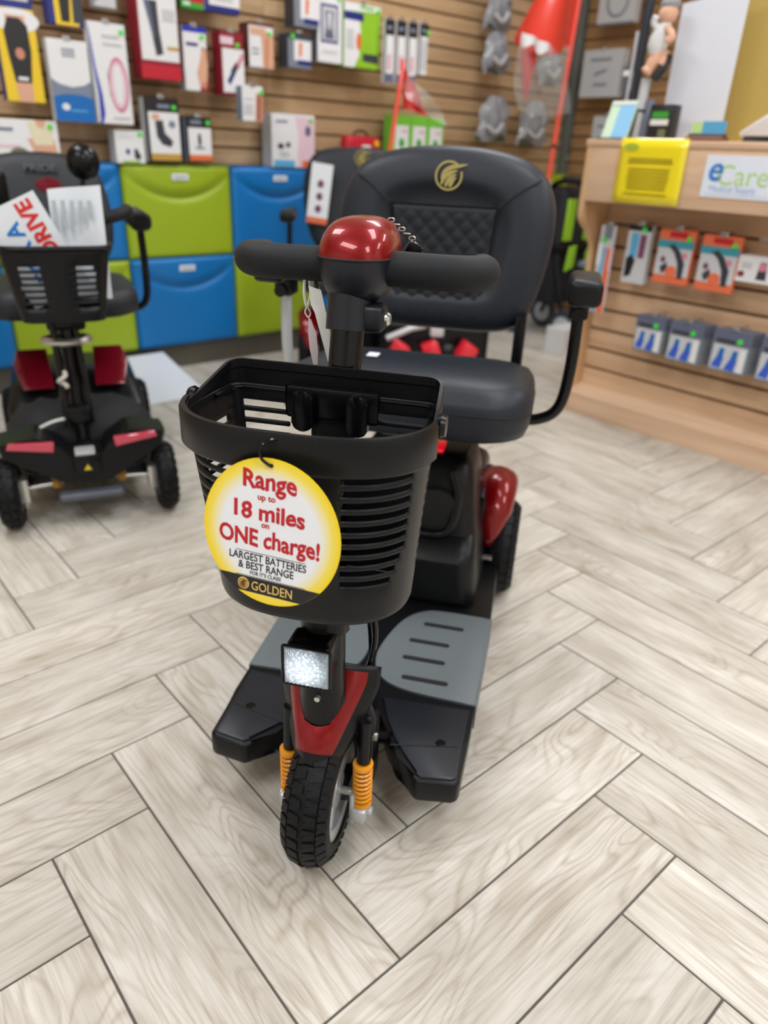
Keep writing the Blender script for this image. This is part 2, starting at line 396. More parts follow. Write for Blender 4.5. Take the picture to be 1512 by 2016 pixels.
# ================================================================== MAIN SCOOTER
M_blk = mat('black_plastic', (13, 14, 17), 0.36, spec=.28, bump=.10, bscale=1400)
M_blk2 = mat('black_plastic_smooth', (10, 10, 13), 0.25, spec=.28)
M_gloss = mat('black_gloss', (7, 7, 9), 0.07, spec=.32)
M_rub = mat('tyre_rubber', (14, 15, 18), 0.55, spec=.25, bump=.08, bscale=700)
M_foam = mat('grip_foam', (26, 28, 31), 0.65, spec=.3, bump=.12, bscale=1600)
M_vinyl = mat('seat_vinyl', (30, 34, 43), 0.46, spec=.35, bump=.10, bscale=900)
M_vinyl2 = mat('seat_vinyl_quilt', (19, 22, 28), 0.58, spec=.3, bump=.12, bscale=900)
M_seam = mat('seam_thread', (12, 13, 16), 0.7)
M_red = mat('candy_red', (128, 0, 7), 0.32, metal=.30, coat=.55, spec=.2)
M_grey = mat('grey_mat_plastic', (98, 106, 110), 0.55, bump=.1, bscale=1500)
M_char = mat('charcoal_cover', (26, 29, 37), 0.36, spec=.4, bump=.10, bscale=1500)
M_silv = mat('cast_silver', (186, 188, 190), 0.40, metal=.35)
M_zinc = mat('zinc', (205, 205, 200), 0.3, metal=.9)
M_orange = mat('orange_spring', (232, 150, 20), 0.35, coat=.3)
M_gold = mat('gold_embroidery', (214, 196, 120), 0.45, metal=.25)

HEAD = radians(12)
MS = Matrix.Translation((-.070, .784, 0)) @ Matrix.Rotation(-HEAD, 4, 'Z')

def tyre_bm(R, hw, n=64, blocks=30, cols=True):
    """rubber ring about the x axis, centre at origin, with raised tread blocks"""
    def f(bm):
        prof = []
        Rb = R - 0.004
        for k in range(19):
            t = -1.15 + 2.30 * k / 18
            a = t * pi / 2
            prof.append((Rb - hw * .85 + hw * .85 * cos(a), hw * sin(a) * (1.0 if abs(t) < 1 else 1)))
        rim_r = prof[0][0]
        M = Matrix.Rotation(pi/2, 4, 'Y')
        lathe(bm, prof + [(rim_r - .004, prof[-1][1] * .6), (rim_r - .004, prof[0][1] * .6), prof[0]], n, M)
        # tread: two rows each side of a centre rib
        rows = ((-.72, -.40, .5), (-.36, -.06, 0), (.06, .36, .5), (.40, .72, 0))
        for r0, r1, ph in rows:
            for i in range(blocks):
                a0 = (i + ph) / blocks * 2 * pi
                for half in (0, 1):
                    b0 = a0 + half * (pi / blocks) ; b1 = b0 + 2 * pi / blocks * .40
                    skew = (.16 if r0 < 0 else -.16) * (1 if half else -1) * 2 * pi / blocks
                    V8 = []
                    for lift in (0.0, .0042):
                        for t, sk in ((r0, 0), (r1, skew)):
                            ang = t * pi / 2
                            rr = Rb - hw * .85 + (hw * .85 + lift - .0005) * cos(ang); xx = (hw + lift - .0005) * sin(ang)
                            for bb in (b0, b1):
                                V8.append((xx, rr * cos(bb + sk), rr * sin(bb + sk)))
                    vs = [bm.verts.new(v) for v in V8]
                    for q in ((0, 1, 3, 2), (4, 6, 7, 5), (0, 4, 5, 1), (2, 3, 7, 6), (0, 2, 6, 4), (1, 5, 7, 3)): bm.faces.new([vs[x] for x in q])
    return f
def wheel(parent, name, x, y, R, hw, rim_m, blocks=30, sides=(1,), spokes=5):
    t = part(parent, name, M_rub, tyre_bm(R, hw, 64, blocks)); t.location = (x, y, R)
    rr = R - hw * 1.25 - .002
    def rim(bm):
        M = Matrix.Rotation(pi/2, 4, 'Y')
        lathe(bm, [(rr - .012, -hw*.80), (rr + .004, -hw*.85), (rr + .005, -hw*.7), (rr - .004, -hw*.5), (rr - .006, hw*.5), (rr + .005, hw*.7), (rr + .004, hw*.85), (rr - .012, hw*.80), (rr - .016, hw*.45), (.030, hw*.30), (.026, hw*.75), (.012, hw*.8), (.0005, hw*.8)], 48, M)
        lathe(bm, [(rr - .012, -hw*.80), (rr - .016, -hw*.45), (.030, -hw*.30), (.026, -hw*.75), (.0005, -hw*.8)], 48, M)
        for s in (-1, 1):
            for k in range(spokes):
                Mk = Matrix.Rotation(2*pi*k/spokes, 4, 'X')
                box(bm, s*hw*.50 - .006, s*hw*.50 + .006, -.010, .010, .02, rr - .006, .003, 1, Mk)
    r = part(t, 'rim', rim_m, rim)
    return t

sc = thing('mobility_scooter', 'black three-wheeled mobility scooter with glossy red dome and fenders, in the foreground', 'mobility scooter', MS)
# --- front wheel and suspension
wheel(sc, 'front_tyre', -.004, .004, .114, .0335, M_silv, 34)
part(sc, 'axle', M_zinc, lambda bm: cyl(bm, (-.062, .004, .114), (.062, .004, .114), .006, 14))
for s in (-1, 1):
    x = s * .056
    def helix(bm, x=x):
        pts = [(x + .0125 * cos(2*pi*k/14), .004 + .0125 * sin(2*pi*k/14), .104 + .068 * k / (14*8)) for k in range(14*8 + 1)]
        tube(bm, pts, .0026, 7, up=(0, 0, 1))
    sp = part(sc, 'spring', M_orange, helix)
    for z in (.098, .171): part(sp, 'spring_collar', M_orange, lambda bm: cyl(bm, (x, .004, z), (x, .004, z + .005), .0150, 20))
    part(sc, 'shock_rod', M_blk2, lambda bm: [cyl(bm, (x, .004, .085), (x, .010, .225), .0075, 14), cyl(bm, (x, .006, .178), (x, .012, .25), .0105, 14)])
    part(sc, 'swing_link', M_silv, lambda bm: [box(bm, x - .012, x + .010, -.016, .030, .074, .097, .004, 2), box(bm, x - s*.012 - .004, x - s*.012 + .004, -.012, .052, .064, .122, .004, 2), cyl(bm, (x - s*.004, .004, .082), (x + s*.016, .004, .082), .007, 14)])
    part(sc, 'fork_leg', M_blk2, lambda bm: [tube(bm, [(x, .03, .16), (x*.98, .035, .235), (x*.7, .035, .268)], [.010, .012, .014], 12), box(bm, x - .008, x + .008, .04, .075, .10, .22, .004, 2)])
    part(sc, 'link_bolt', M_zinc, lambda bm: cyl(bm, (x + s*.006, .030, .205), (x + s*.014, .030, .205), .006, 12))
# --- front fender shield with red U-shaped insert
def fend(s, t, off=0.0):
    # t: 0 tip .. 1 top ; s: -1..1 across
    y = -.066 + .096 * t + .012 * (1 - t) ** 2; z = .203 + .120 * t ** 1.05
    hw = .028 + .046 * min(1, t * 1.2) ** .8 - .010 * max(0, t - .75)
    if t < .12: hw *= .86 + .14 * t / .12
    bulge = 1 - abs(s) ** 2.6
    nrm = Vector((s * .35, -.78, .55)).normalized()
    p = Vector((s * hw, y + .030 * abs(s) ** 2.2, z - .014 * abs(s) ** 2.2 + .006 * bulge))
    return p + nrm * off + Vector((-.006, 0, 0))
def fender(bm):
    rings = []
    grid(bm, lambda a, b: fend(a*2 - 1, b), 28, 20)
part_f = part(sc, 'front_fender', M_blk, fender, ang=60)
sol = part_f.modifiers.new('s', 'SOLIDIFY'); sol.thickness = .006; sol.offset = -1
def red_u(bm):
    b = bmesh.new()
    def band(S, T): return fend(S, T, .0035)
    N = 26
    # left arm, bottom, right arm as one U strip: outer and inner boundary curves in (s,t)
    outer = [(-.78, .94)] + [(-.78 + .12 * k / 8, .94 - .80 * k / 8) for k in range(1, 9)] + [(-.66 + 1.32 * k / 10, .14) for k in range(1, 10)] + [(.78 - .12 * k / 8, .94 - .80 * k / 8) for k in range(8, -1, -1)]
    inner = [(-.40, .94)] + [(-.40 + .06 * k / 8, .94 - .50 * k / 8) for k in range(1, 9)] + [(-.34 + .68 * k / 10, .44 - .04 * sin(pi * k / 10)) for k in range(1, 10)] + [(.40 - .06 * k / 8, .94 - .50 * k / 8) for k in range(8, -1, -1)]
    n = len(outer)
    G = []
    for i in range(n):
        row = []
        for j in range(7):
            f = j / 6; S = outer[i][0] * (1 - f) + inner[i][0] * f; T = outer[i][1] * (1 - f) + inner[i][1] * f
            row.append(b.verts.new(fend(S, T, .0022 + .003 * sin(pi * f))))
        G.append(row)
    for i in range(n - 1):
        for j in range(6): b.faces.new((G[i][j], G[i+1][j], G[i+1][j+1], G[i][j+1]))
    merge(bm, b)
ru = part(part_f, 'red_insert', M_red, red_u, ang=60)
# --- steering column, head tube
TX = -.006
TY = lambda z: .010 + .240 * (z - .38)
part(sc, 'head_tube', M_blk2, lambda bm: [tube(bm, [(TX, .012, .25), (TX, .010, .33), (TX, TY(.42), .42)], [.036, .030, .027], 24), box(bm, TX - .034, TX + .034, -.006, .05, .25, .30, .010, 3), tube(bm, [(TX, TY(.395), .395), (TX, TY(.43), .43)], .033, 24)])
part(sc, 'cable', M_gloss, lambda bm: [tube(bm, cat([(.03, .03, .47), (.055, .045, .40), (.052, .055, .33), (.03, .06, .27)], 8), .004, 8), tube(bm, cat([(.02, .05, .47), (.04, .07, .39), (.045, .075, .30), (.03, .09, .22)], 8), .0035, 8)])
part(sc, 'tilt_knob', M_blk, lambda bm: [lathe(bm, [(.0, 0), (.015, 0), (.017, .004), (.017, .022), (.014, .027), (0.0005, .027)], 14, Matrix.Translation((-.035, .012, .425)) @ Matrix.Rotation(-pi/2, 4, 'Y')), cyl(bm, (-.04, .012, .425), (0, .012, .425), .008)])
part(sc, 'cover_screw', M_zinc, lambda bm: cyl(bm, (-.004, -.027, .305), (-.004, -.021, .305), .004, 10))
part(sc, 'tiller_tube', M_gloss, lambda bm: tube(bm, [(TX, TY(.40), .40), (TX, TY(.82), .82)], .0205, 32))
# --- headlight
hl = part(sc, 'headlight', M_blk2, lambda bm: [box(bm, -.030, .030, -.047, -.004, .338, .394, .007, 3), box(bm, -.010, .010, -.01, .02, .35, .375)])
def lens_material():
    m = bpy.data.materials.new('headlight_lens'); m.use_nodes = True; nt = m.node_tree; p = nt.nodes['Principled BSDF']; N = nt.nodes; L = nt.links
    tc = N.new('ShaderNodeTexCoord'); mp = N.new('ShaderNodeMapping'); g = N.new('ShaderNodeTexGradient'); g.gradient_type = 'SPHERICAL'
    mp.inputs['Location'].default_value = (.05, 0, -.365/.036); mp.inputs['Scale'].default_value = (1/.036, 0, 1/.036)
    L.new(tc.outputs['Object'], mp.inputs['Vector']); L.new(mp.outputs[0], g.inputs['Vector'])
    v = N.new('ShaderNodeTexVoronoi'); v.inputs['Scale'].default_value = 230; L.new(tc.outputs['Object'], v.inputs['Vector'])
    cr = N.new('ShaderNodeValToRGB'); e = cr.color_ramp.elements; e[0].position = .12; e[0].color = (.02, .02, .02, 1); e[1].position = .62; e[1].color = (1, 1, 1, 1)
    L.new(g.outputs['Fac'], cr.inputs['Fac'])
    mr = N.new('ShaderNodeMapRange'); mr.inputs[2].default_value = .6; mr.inputs[3].default_value = 1.5; mr.inputs[4].default_value = .45; L.new(v.outputs['Distance'], mr.inputs[0])
    mu = N.new('ShaderNodeMath'); mu.operation = 'MULTIPLY'; L.new(cr.outputs[0], mu.inputs[0]); L.new(mr.outputs[0], mu.inputs[1])
    m2 = N.new('ShaderNodeMath'); m2.operation = 'MULTIPLY'; m2.inputs[1].default_value = 1.3; L.new(mu.outputs[0], m2.inputs[0])
    p.inputs['Base Color'].default_value = col(150, 165, 180); p.inputs['Roughness'].default_value = .12; p.inputs['Coat Weight'].default_value = 1
    p.inputs['Emission Color'].default_value = col(232, 244, 255); L.new(m2.outputs[0], p.inputs['Emission Strength'])
    return m
M_hlens = lens_material()
def lens(bm):
    def f(s, t):
        x = (s*2 - 1) * .031; z = .335 + t * .058
        e = min(min(s, 1-s) * .062, min(t, 1-t) * .058)
        y = -.049 - .012 * (1 - math.exp(-e / .005)) - .0008 * (sin(s*pi*22) * sin(t*pi*18)) * (0 if e < .003 else 1)
        return (x, y, z)
    grid(bm, f, 66, 60)
hl.location = (-.010, 0, .012); hl.rotation_euler = (0, 0, 0)
part(hl, 'lens', M_hlens, lens, smooth=False)
part(hl, 'lens_bezel', M_blk2, lambda bm: [tube(bm, [(x, -.051, z) for x, z in rrect(.064, .060, .004, 3, 0, .364)] + [(.032, -.051, .364 + .026)], .0022, 6)])
# --- deck / footboard
def sym(pts): return pts + [(-x, y) for x, y in reversed(pts)]
DZ = .122
DX = -.008
outl = [(.0, .215), (.030, .205), (.055, .165), (.082, .105), (.105, .086), (.130, .048), (.139, .040), (.194, .048), (.203, .056), (.205, .16), (.206, .48), (.203, .72), (.165, .80), (0, .80)]
deck_poly = [(x, y) for x, y in outl] + [(-x, y) for x, y in reversed(outl[1:-1])]
part(sc, 'deck', M_blk, lambda bm: prism(bm, deck_poly, 'z', .080, DZ, .007, 3)).location.x = DX
part(sc, 'chassis', M_blk2, lambda bm: [box(bm, -.03, .03, .02, .8, .07, .11, .004, 1), tube(bm, [(0, .03, .26), (0, .12, .20), (0, .26, .11)], .022, 14)] + [tube(bm, [(s*.025, .06, .19), (s*.05, .10, .135), (s*.09, .16, .09)], .010, 10) for s in (-1, 1)])
for s in (-1, 1):
    # smooth front cover plates
    fp = [(s*x, y) for x, y in ((.046, .208), (.068, .158), (.090, .112), (.112, .091), (.136, .054), (.143, .048), (.190, .055), (.196, .061), (.198, .215))]
    plate = part(sc, 'front_cover', M_char, lambda bm: prism(bm, fp, 'z', DZ - .002, DZ + .004, .0025, 2)); plate.location.x = DX
    part(plate, 'panel_seam', M_seam, lambda bm: box(bm, -.0012, .0012, -.054, .054, DZ + .0037, DZ + .0046, 0, 1, Matrix.Translation((s*.137, .112, 0)) @ Matrix.Rotation(s*(-pi/2 + .22), 4, 'Z')))
    part(plate, 'cover_screw', M_blk2, lambda bm: lathe(bm, [(.0, DZ + .0055), (.007, DZ + .0055), (.0085, DZ + .004)], 16, Matrix.Translation((s*.162, .125, 0))))
    side = [(.198, .17), (.2055, .17), (.2125, .49), (.205, .49)]
    mp = cat([(s*.190, .228, 0), (s*.08, .236, 0), (s*.030, .262, 0), (s*.010, .315, 0), (s*.018, .385, 0), (s*.040, .450, 0), (s*.075, .486, 0), (s*.12, .494, 0), (s*.193, .494, 0)], 5)
    mp = [(p.x, p.y) for p in mp] + [(s*.2065, .494), (s*.2045, .228)]
    mt = part(sc, 'foot_mat', M_grey, lambda bm: [prism(bm, mp, 'z', DZ - .001, DZ + .005, .0022, 2), prism(bm, [(s*x, y) for x, y in ((.2035, .228), (.2075, .226), (.2095, .494), (.2045, .494))], 'z', .075, DZ + .0045, .001, 1)]); mt.location.x = DX
    for x0, x1, y in ((.068, .152, .268), (.058, .138, .325), (.060, .138, .380), (.078, .158, .440)):
        part(mt, 'grip_slot', M_seam, lambda bm: prism(bm, rrect(x1 - x0, .011, .005, 4, s*(x0 + x1)/2, y), 'z', DZ + .0045, DZ + .0060, 0, 1))
# --- battery box, seat post, rear body
def bbox(bm):
    rings = []
    for z, hx, yf, yb in ((.118, .160, .530, .80), (.135, .160, .518, .80), (.225, .150, .522, .80), (.248, .146, .540, .80), (.262, .142, .575, .80), (.36, .128, .600, .80), (.40, .118, .612, .79), (.415, .105, .630, .77)):
        rings.append([(x, y, z) for x, y in rrect(2*hx, yb - yf, .035, 5, 0, (yf + yb)/2)])
    loft(bm, rings)
bb = part(sc, 'battery_box', M_blk, bbox)
part(bb, 'handle_recess', M_seam, lambda bm: prism(bm, ell(.055, .315, .050, .045), 'y', .575, .590))
part(bb, 'carry_handle', M_blk2, lambda bm: tube(bm, cat([(.085, .602, .395), (.100, .585, .34), (.088, .570, .275), (.045, .565, .262), (.01, .570, .275), (-.005, .590, .34)], 8), .010, 12))
part(bb, 'charge_light', mat('red_led', (210, 20, 30), .25, coat=1, emit=(255, 20, 40, .6)), lambda bm: box(bm, -.02, .055, .64, .70, .414, .424, .004, 2))
part(sc, 'seat_post', M_gloss, lambda bm: [tube(bm, [(0, .70, .40), (0, .70, .50)], .024, 20), box(bm, -.11, .11, .58, .82, .470, .490, .004, 1)])
part(sc, 'rear_shroud', M_blk2, lambda bm: box(bm, -.135, .135, .72, .98, .13, .32, .03, 4))
for s in (-1, 1):
    wheel(sc, 'rear_tyre', s*.193, .835, .118, .036, M_silv, 24)
    part(sc, 'hub_clip', M_zinc, lambda bm: box(bm, s*.165 - .012, s*.165 + .012, .70, .715, .145, .152, .001, 1))
    def rf(bm):
        rings = []
        for k in range(15):
            a = .02 + (pi + .18) * k / 14      # along the arc over the tyre, front bottom to rear
            w = .050 * (0.62 + .38 * sin(min(pi, max(0, (a + .05) / (pi + .2) * pi)))); th = .016 + .022 * sin(min(pi, max(0, a + .3)))
            e_ = min(1.0, ((k + .25) / 3.2)) ** .6 * min(1.0, ((14.25 - k) / 3.2)) ** .6; w *= e_; th *= e_
            c = Vector((s*.164, .835 - (.108) * cos(a), .170 + .105 * sin(a)))
            nrm = Vector((0, -cos(a), sin(a)))
            rings.append([c + Vector((1, 0, 0)) * w * cos(2*pi*j/16) + nrm * (th * sin(2*pi*j/16) + .006) for j in range(16)])
        loft(bm, rings)
    part(sc, 'rear_fender', M_red, rf, ang=80)
    part(sc, 'fender_liner', M_blk2, lambda bm: box(bm, min(s*.125, s*.150), max(s*.125, s*.150), .70, .93, .13, .295, .02, 3))
# --- seat
SX = -.026
def outline_back():
    half = [(0, .606), (.10, .606), (.165, .614), (.205, .642), (.230, .72), (.243, .81), (.238, .880), (.210, .936), (.158, .968), (.08, .985), (0, .989)]
    P = cat([(x, z, 0) for x, z in half], 5)
    L = [(p.x, p.y) for p in P]
    return L + [(-x, z) for x, z in reversed(L[1:-1])]
OB = outline_back(); ZC = .80
YB = lambda z: .905 + .17 * (z - .60)          # recline of the front face
def back_ring(sc_, dy):
    return [(SX + x * sc_, YB(ZC + (z - ZC) * sc_) + dy, ZC + (z - ZC) * sc_) for x, z in OB]
bk = part(sc, 'backrest', M_vinyl, lambda bm: loft(bm, [back_ring(s_, d) for s_, d in ((.80, .098), (.93, .092), (.985, .075), (1.0, .05), (.99, .026), (.96, .010), (.90, .000), (.80, -.006), (.68, -.008), (.60, -.006), (.56, .004), (.4, .006), (.2, .006))]), ang=80)
def quilt(s, t):
    x = (s*2 - 1); z = t
    X = x * (.120 - .016 * (1 - t)); Z = .632 + t * .240
    e = min(1 - abs(x), min(t, 1 - t) * 2)
    q = abs(sin((X * 1.0 + Z) * pi / .036)) ** .5 * abs(sin((X - Z) * pi / .036)) ** .5
    return (SX + X, YB(Z) - .0040 - .003 * q * min(1, e * 6) + .012 * max(0, .06 - e) / .06, Z)
part(bk, 'quilted_panel', M_vinyl2, lambda bm: grid(bm, quilt, 72, 72), ang=80)
frame_pts = [quilt(0, 0), quilt(0, .5), quilt(0, 1), quilt(.5, 1), quilt(1, 1), quilt(1, .5), quilt(1, 0)]
part(bk, 'seam', M_seam, lambda bm: [tube(bm, [Vector(p) + Vector((0, -.006, 0)) for p in frame_pts], .0022, 6)] +
     [tube(bm, cat([(SX + s*.120, YB(.872) - .010, .872), (SX + s*.160, YB(.905) - .010, .903), (SX + s*.205, YB(.93) + .001, .930)], 6), .0018, 6) for s in (-1, 1)])
# gold emblem: ring with sweeping wing strokes
def emblem_bm(bm, R, M):
    outer = ell(0, 0, R, R, 40); inner = ell(0, 0, R*.86, R*.86, 40)
    b = bmesh.new(); o1 = [b.verts.new((x, y, 0)) for x, y in outer]; i1 = [b.verts.new((x, y, 0)) for x, y in inner]
    for k in range(40):
        if 2 <= k <= 4: continue
        b.faces.new((o1[k], o1[(k+1) % 40], i1[(k+1) % 40], i1[k]))
    def stroke(pts, ws):
        P = cat([(x, y, 0) for x, y in pts], 6); n = len(P); A = []; B = []
        for i, p in enumerate(P):
            d = (P[min(i+1, n-1)] - P[max(i-1, 0)]).normalized(); w = ws[0] + (ws[1]-ws[0]) * i/(n-1) + ws[2] * sin(pi*i/(n-1))
            nn = Vector((-d.y, d.x, 0)); A.append(b.verts.new(p + nn*w)); B.append(b.verts.new(p - nn*w))
        for i in range(n-1): b.faces.new((A[i], A[i+1], B[i+1], B[i]))
    stroke([(-.55*R, -.25*R), (-.35*R, .25*R), (.15*R, .55*R), (.75*R, .66*R), (1.32*R, .78*R)], (.02*R, .01*R, .13*R))
    stroke([(-.50*R, -.60*R), (-.30*R, -.10*R), (.10*R, .18*R), (.62*R, .36*R)], (.06*R, .02*R, .12*R))
    stroke([(-.20*R, -.72*R), (-.02*R, -.35*R), (.20*R, -.10*R), (.55*R, .12*R)], (.08*R, .02*R, .10*R))
    stroke([(.12*R, -.74*R), (.22*R, -.50*R), (.34*R, -.28*R), (.55*R, -.10*R)], (.08*R, .02*R, .08*R))
    bmesh.ops.solidify(b, geom=b.faces[:], thickness=.0012)
    merge(bm, b, M)
tilt = math.atan(.17)
part(bk, 'gold_emblem', M_gold, lambda bm: emblem_bm(bm, .0300, Matrix.Translation((SX + .006, YB(.930) - .012, .930)) @ Matrix.Rotation(-tilt, 4, 'X') @ FRONT))
# cushion
CX = -.018
def cush_ring(s_, z, dy=0):
    P = []
    for x, y in rrect(.482, .385, .085, 8, 0, 0):
        X, Y = x * s_, .672 + dy + y * s_
        slope = -.10 * (Y - .50)                                  # seat leans back
        drop = -.020 * max(0, (.56 - Y) / .09) ** 2 if z > .575 else 0
        belly = -.012 * (1 - (x/.241) ** 2) * max(0, (.6 - Y) / .12) if z < .55 else 0
        P.append((CX + X, Y, z + slope + drop + belly))
    return P
cu = part(sc, 'seat_cushion', M_vinyl, lambda bm: loft(bm, [cush_ring(*q) for q in ((.80, .512), (.90, .504), (.965, .508), (.992, .526), (1.0, .548), (.995, .568), (.975, .586), (.93, .600), (.84, .607), (.6, .610), (.3, .611))]), ang=80)
part(cu, 'seam', M_seam, lambda bm: tube(bm, [Vector(p) for p in cush_ring(1.0005, .553)] + [Vector(cush_ring(1.0005, .553)[0])], .0016, 6))
for s in (-1, 1): part(sc, 'seat_hinge', M_blk2, lambda bm: box(bm, CX + s*.19 - .012, CX + s*.19 + .012, .87, .93, .47, .66, .005, 2))
part(sc, 'warning_label', M_white, lambda bm: box(bm, -.075, -.052, .0, .03, 0, .0012, 0, 1, Matrix.Translation((-.045, .66, .598))))
for s, m_t, dx in ((1, M_gloss, 0), (-1, M_silv, .018)):
    SX = -.018 + dx
    ar = part(sc, 'armrest_tube', m_t, lambda bm: tube(bm, cat([(SX + s*.20, .70, .487), (SX + s*.255, .70, .492), (SX + s*.292, .70, .522), (SX + s*.303, .70, .60), (SX + s*.302, .70, .735)], 7), .0115, 14))
    part(sc, 'armrest_pad', M_blk, lambda bm: [box(bm, SX + s*.306 - .030, SX + s*.306 + .030, .60, .75, .735, .782, .012, 3)])
    part(sc, 'armrest_clamp', M_blk2, lambda bm: [box(bm, SX + s*.302 - .018, SX + s*.302 + .018, .675, .725, .700, .738, .005, 2), cyl(bm, (SX + s*.302, .66, .712), (SX + s*.302, .676, .712), .012)])
# --- tiller head: superellipsoid, red dome over dark lower bowl
def sgn(v, e): return math.copysign(abs(v) ** e, v)
HC = (-.001, .138, .857)
def dome(bm, up):
    n, m_ = 40, 14; rings = []
    for i in range(m_ + 1):
        ph = (pi/2) * i / m_ * .985
        cz = sgn(sin(ph), .88); rr = sgn(cos(ph), .68)
        hz = .043 if up else -.056
        rings.append([(HC[0] + .0465 * rr * sgn(cos(2*pi*k/n), .78), HC[1] + .010 * (cz if up else 0) + (.062 if sin(2*pi*k/n) < 0 else .075) * rr * sgn(sin(2*pi*k/n), .80), HC[2] + hz * cz) for k in range(n)])
    loft(bm, rings, True, True)
part(sc, 'red_dome', M_red, lambda bm: dome(bm, True), ang=80)
hb = part(sc, 'head_bowl', M_char, lambda bm: dome(bm, False), ang=80)
part(hb, 'dome_seam', M_seam, lambda bm: tube(bm, [(HC[0] + .0468 * sgn(cos(2*pi*k/40), .78), HC[1] + (.062 if sin(2*pi*k/40) < 0 else .075) * 1.005 * sgn(sin(2*pi*k/40), .80), HC[2]) for k in range(41)], .0014, 6))
part(sc, 'clamp_collar', M_char, lambda bm: [tube(bm, [(TX, TY(.772), .772), (TX, TY(.815), .815)], [.0265, .0275], 28), box(bm, .010, .040, .095, .13, .772, .806, .008, 3)])
part(sc, 'clamp_bolt', M_zinc, lambda bm: [lathe(bm, [(0, .006), (.006, .006), (.0085, .003), (.0085, 0)], 16, Matrix.Translation((.040, .110, .789)) @ Matrix.Rotation(pi/2, 4, 'Y'))])
for s in (-1, 1):
    part(sc, 'handle_grip', M_foam, lambda bm: tube(bm, cat([(s*.035, .125, .845), (s*.085, .120, .845), (s*.120, .122, .845), (s*.139, .134, .8445), (s*.147, .158, .843), (s*.142, .188, .841)], 7), .0208, 22))
    part(sc, 'throttle_lever', M_blk2, lambda bm: tube(bm, cat([(s*.05, .185, .822), (s*.09, .20, .818), (s*.12, .195, .818)], 5), [.006] * 11, 8))

# ================================================================== BASKET hung on the tiller
bs = thing('front_basket', 'black plastic slotted basket with rounded front, hung on the tiller of the red scooter', 'basket', MS @ Matrix.Translation((-.008, 0, .487)))
BH = .222
def bask_outline(t):
    """closed outline at height t 0..1 ; returns list of (x, y)"""
    w = .120 + .018 * t; yb = .044 + .014 * t; yf = -.096 - .028 * t; ys = -.010 - .02 * t; wb = w - .006
    pts = []
    r = .018
    pts += [(0, yb)]
    for k in range(8): pts.append(((wb - r) * (k + 1) / 8, yb))
    for k in range(1, 7): a = pi/2 - k/6 * pi/2; pts.append((wb - r + r*cos(a), yb - r + r*sin(a)))
    for k in range(1, 9): f = k / 8; pts.append((wb + (w - wb) * f, (yb - r) * (1 - f) + ys * f))
    for k in range(1, 25):
        a = -k/24 * pi/2; ex = .74
        pts.append((w * sgn(cos(a), ex), ys + (yf - ys) * -sgn(sin(a), .92)))
    L = [(-x, y) for x, y in reversed(pts[1:-1])]
    return pts + L
NB = len(bask_outline(0)); HALF = NB // 2
def slot_rows():
    z0, pitch, hh = .21, .066, .038
    return [(z0 + i * pitch, z0 + i * pitch + hh) for i in range(11)]
SR = slot_rows()
def basket_wall(bm):
    levels = [0, .05, .10]
    for a, b in SR: levels += [a, b]
    levels += [.95, 1.0]
    levels = sorted(set(levels)); V = []
    for t in levels:
        O = bask_outline(t)
        V.append([bm.verts.new((x, y, t * BH)) for x, y in O])
    for i in range(len(levels) - 1):
        row = next((q for q, (a, b) in enumerate(SR) if abs(levels[i] - a) < 1e-6), None)
        for k in range(NB):
            kk = min(k, NB - 1 - k)         # distance from the back centre 0..HALF
            hole = False
            if row is not None:
                lo = 29 + (0 if row > 2 else 3 - row)          # front group (starts past the corner)
                if lo <= kk <= HALF - 6 and row < 10: hole = True
                if 15 <= kk <= 22 and row < 10: hole = True                    # side group
                if 4 <= kk <= 8 and row in (7, 8, 9, 10): hole = True    # back group
            if kk in (2, 3) and .70 < (levels[i] + levels[i+1]) / 2 < .85: hole = True    # openings under the hooks
            if hole: continue
            bm.faces.new((V[i][k], V[i][(k+1) % NB], V[i+1][(k+1) % NB], V[i+1][k]))
    # rounded bottom
    prev = V[0]
    for s_, z in ((.985, -.006), (.95, -.010), (.6, -.010), (.2, -.010)):
        O = bask_outline(0); cur = [bm.verts.new((x * s_, (y + .015) * s_ - .015, z)) for x, y in O]
        for k in range(NB): bm.faces.new((prev[k], prev[(k+1) % NB], cur[(k+1) % NB], cur[k]))
        prev = cur
    bm.faces.new(prev)
bwall = part(bs, 'basket_body', M_blk, basket_wall, ang=40)
sol = bwall.modifiers.new('s', 'SOLIDIFY'); sol.thickness = .0042; sol.offset = -1
bev = bwall.modifiers.new('b', 'BEVEL'); bev.width = .0011; bev.segments = 1; bev.limit_method = 'ANGLE'
def band(bm, k0, k1, zlo, zhi, off, th, top_r=True):
    """extruded band following the outline from index k0 to k1"""
    O = bask_outline(1.0); n = len(O); rings = []
    for k in range(k0, k1 + 1):
        p = Vector((*O[k % n], 0)); a = Vector((*O[(k-1) % n], 0)); b_ = Vector((*O[(k+1) % n], 0))
        d = (b_ - a).normalized(); nn = Vector((d.y, -d.x, 0))
        if nn.dot(p - Vector((0, -.02, 0))) < 0: nn = -nn
        up_ = .022 * max(0, (p.y + .03) / .09)
        zhi_ = zhi; zhi = zhi_ + up_
        zz = [(off, zlo), (off + th, zlo + .004), (off + th, zhi - .004), (off + th*.5, zhi), (off - .003, zhi), (off - .003, zhi - .010), (off - .0005, zhi - .012)]
        zhi = zhi_
        rings.append([p + nn * o_ + Vector((0, 0, z)) for o_, z in zz])
    if k1 - k0 >= n: loft(bm, rings[:-1] + [rings[0]], False, False)
    else: loft(bm, rings)
part(bs, 'rim', M_blk, lambda bm: band(bm, 0, NB, .200, .230, .0005, .0020), ang=50)
part(bs, 'folded_handle', M_blk, lambda bm: band(bm, 24, NB - 24, .190, .233, .0026, .0040), ang=50)
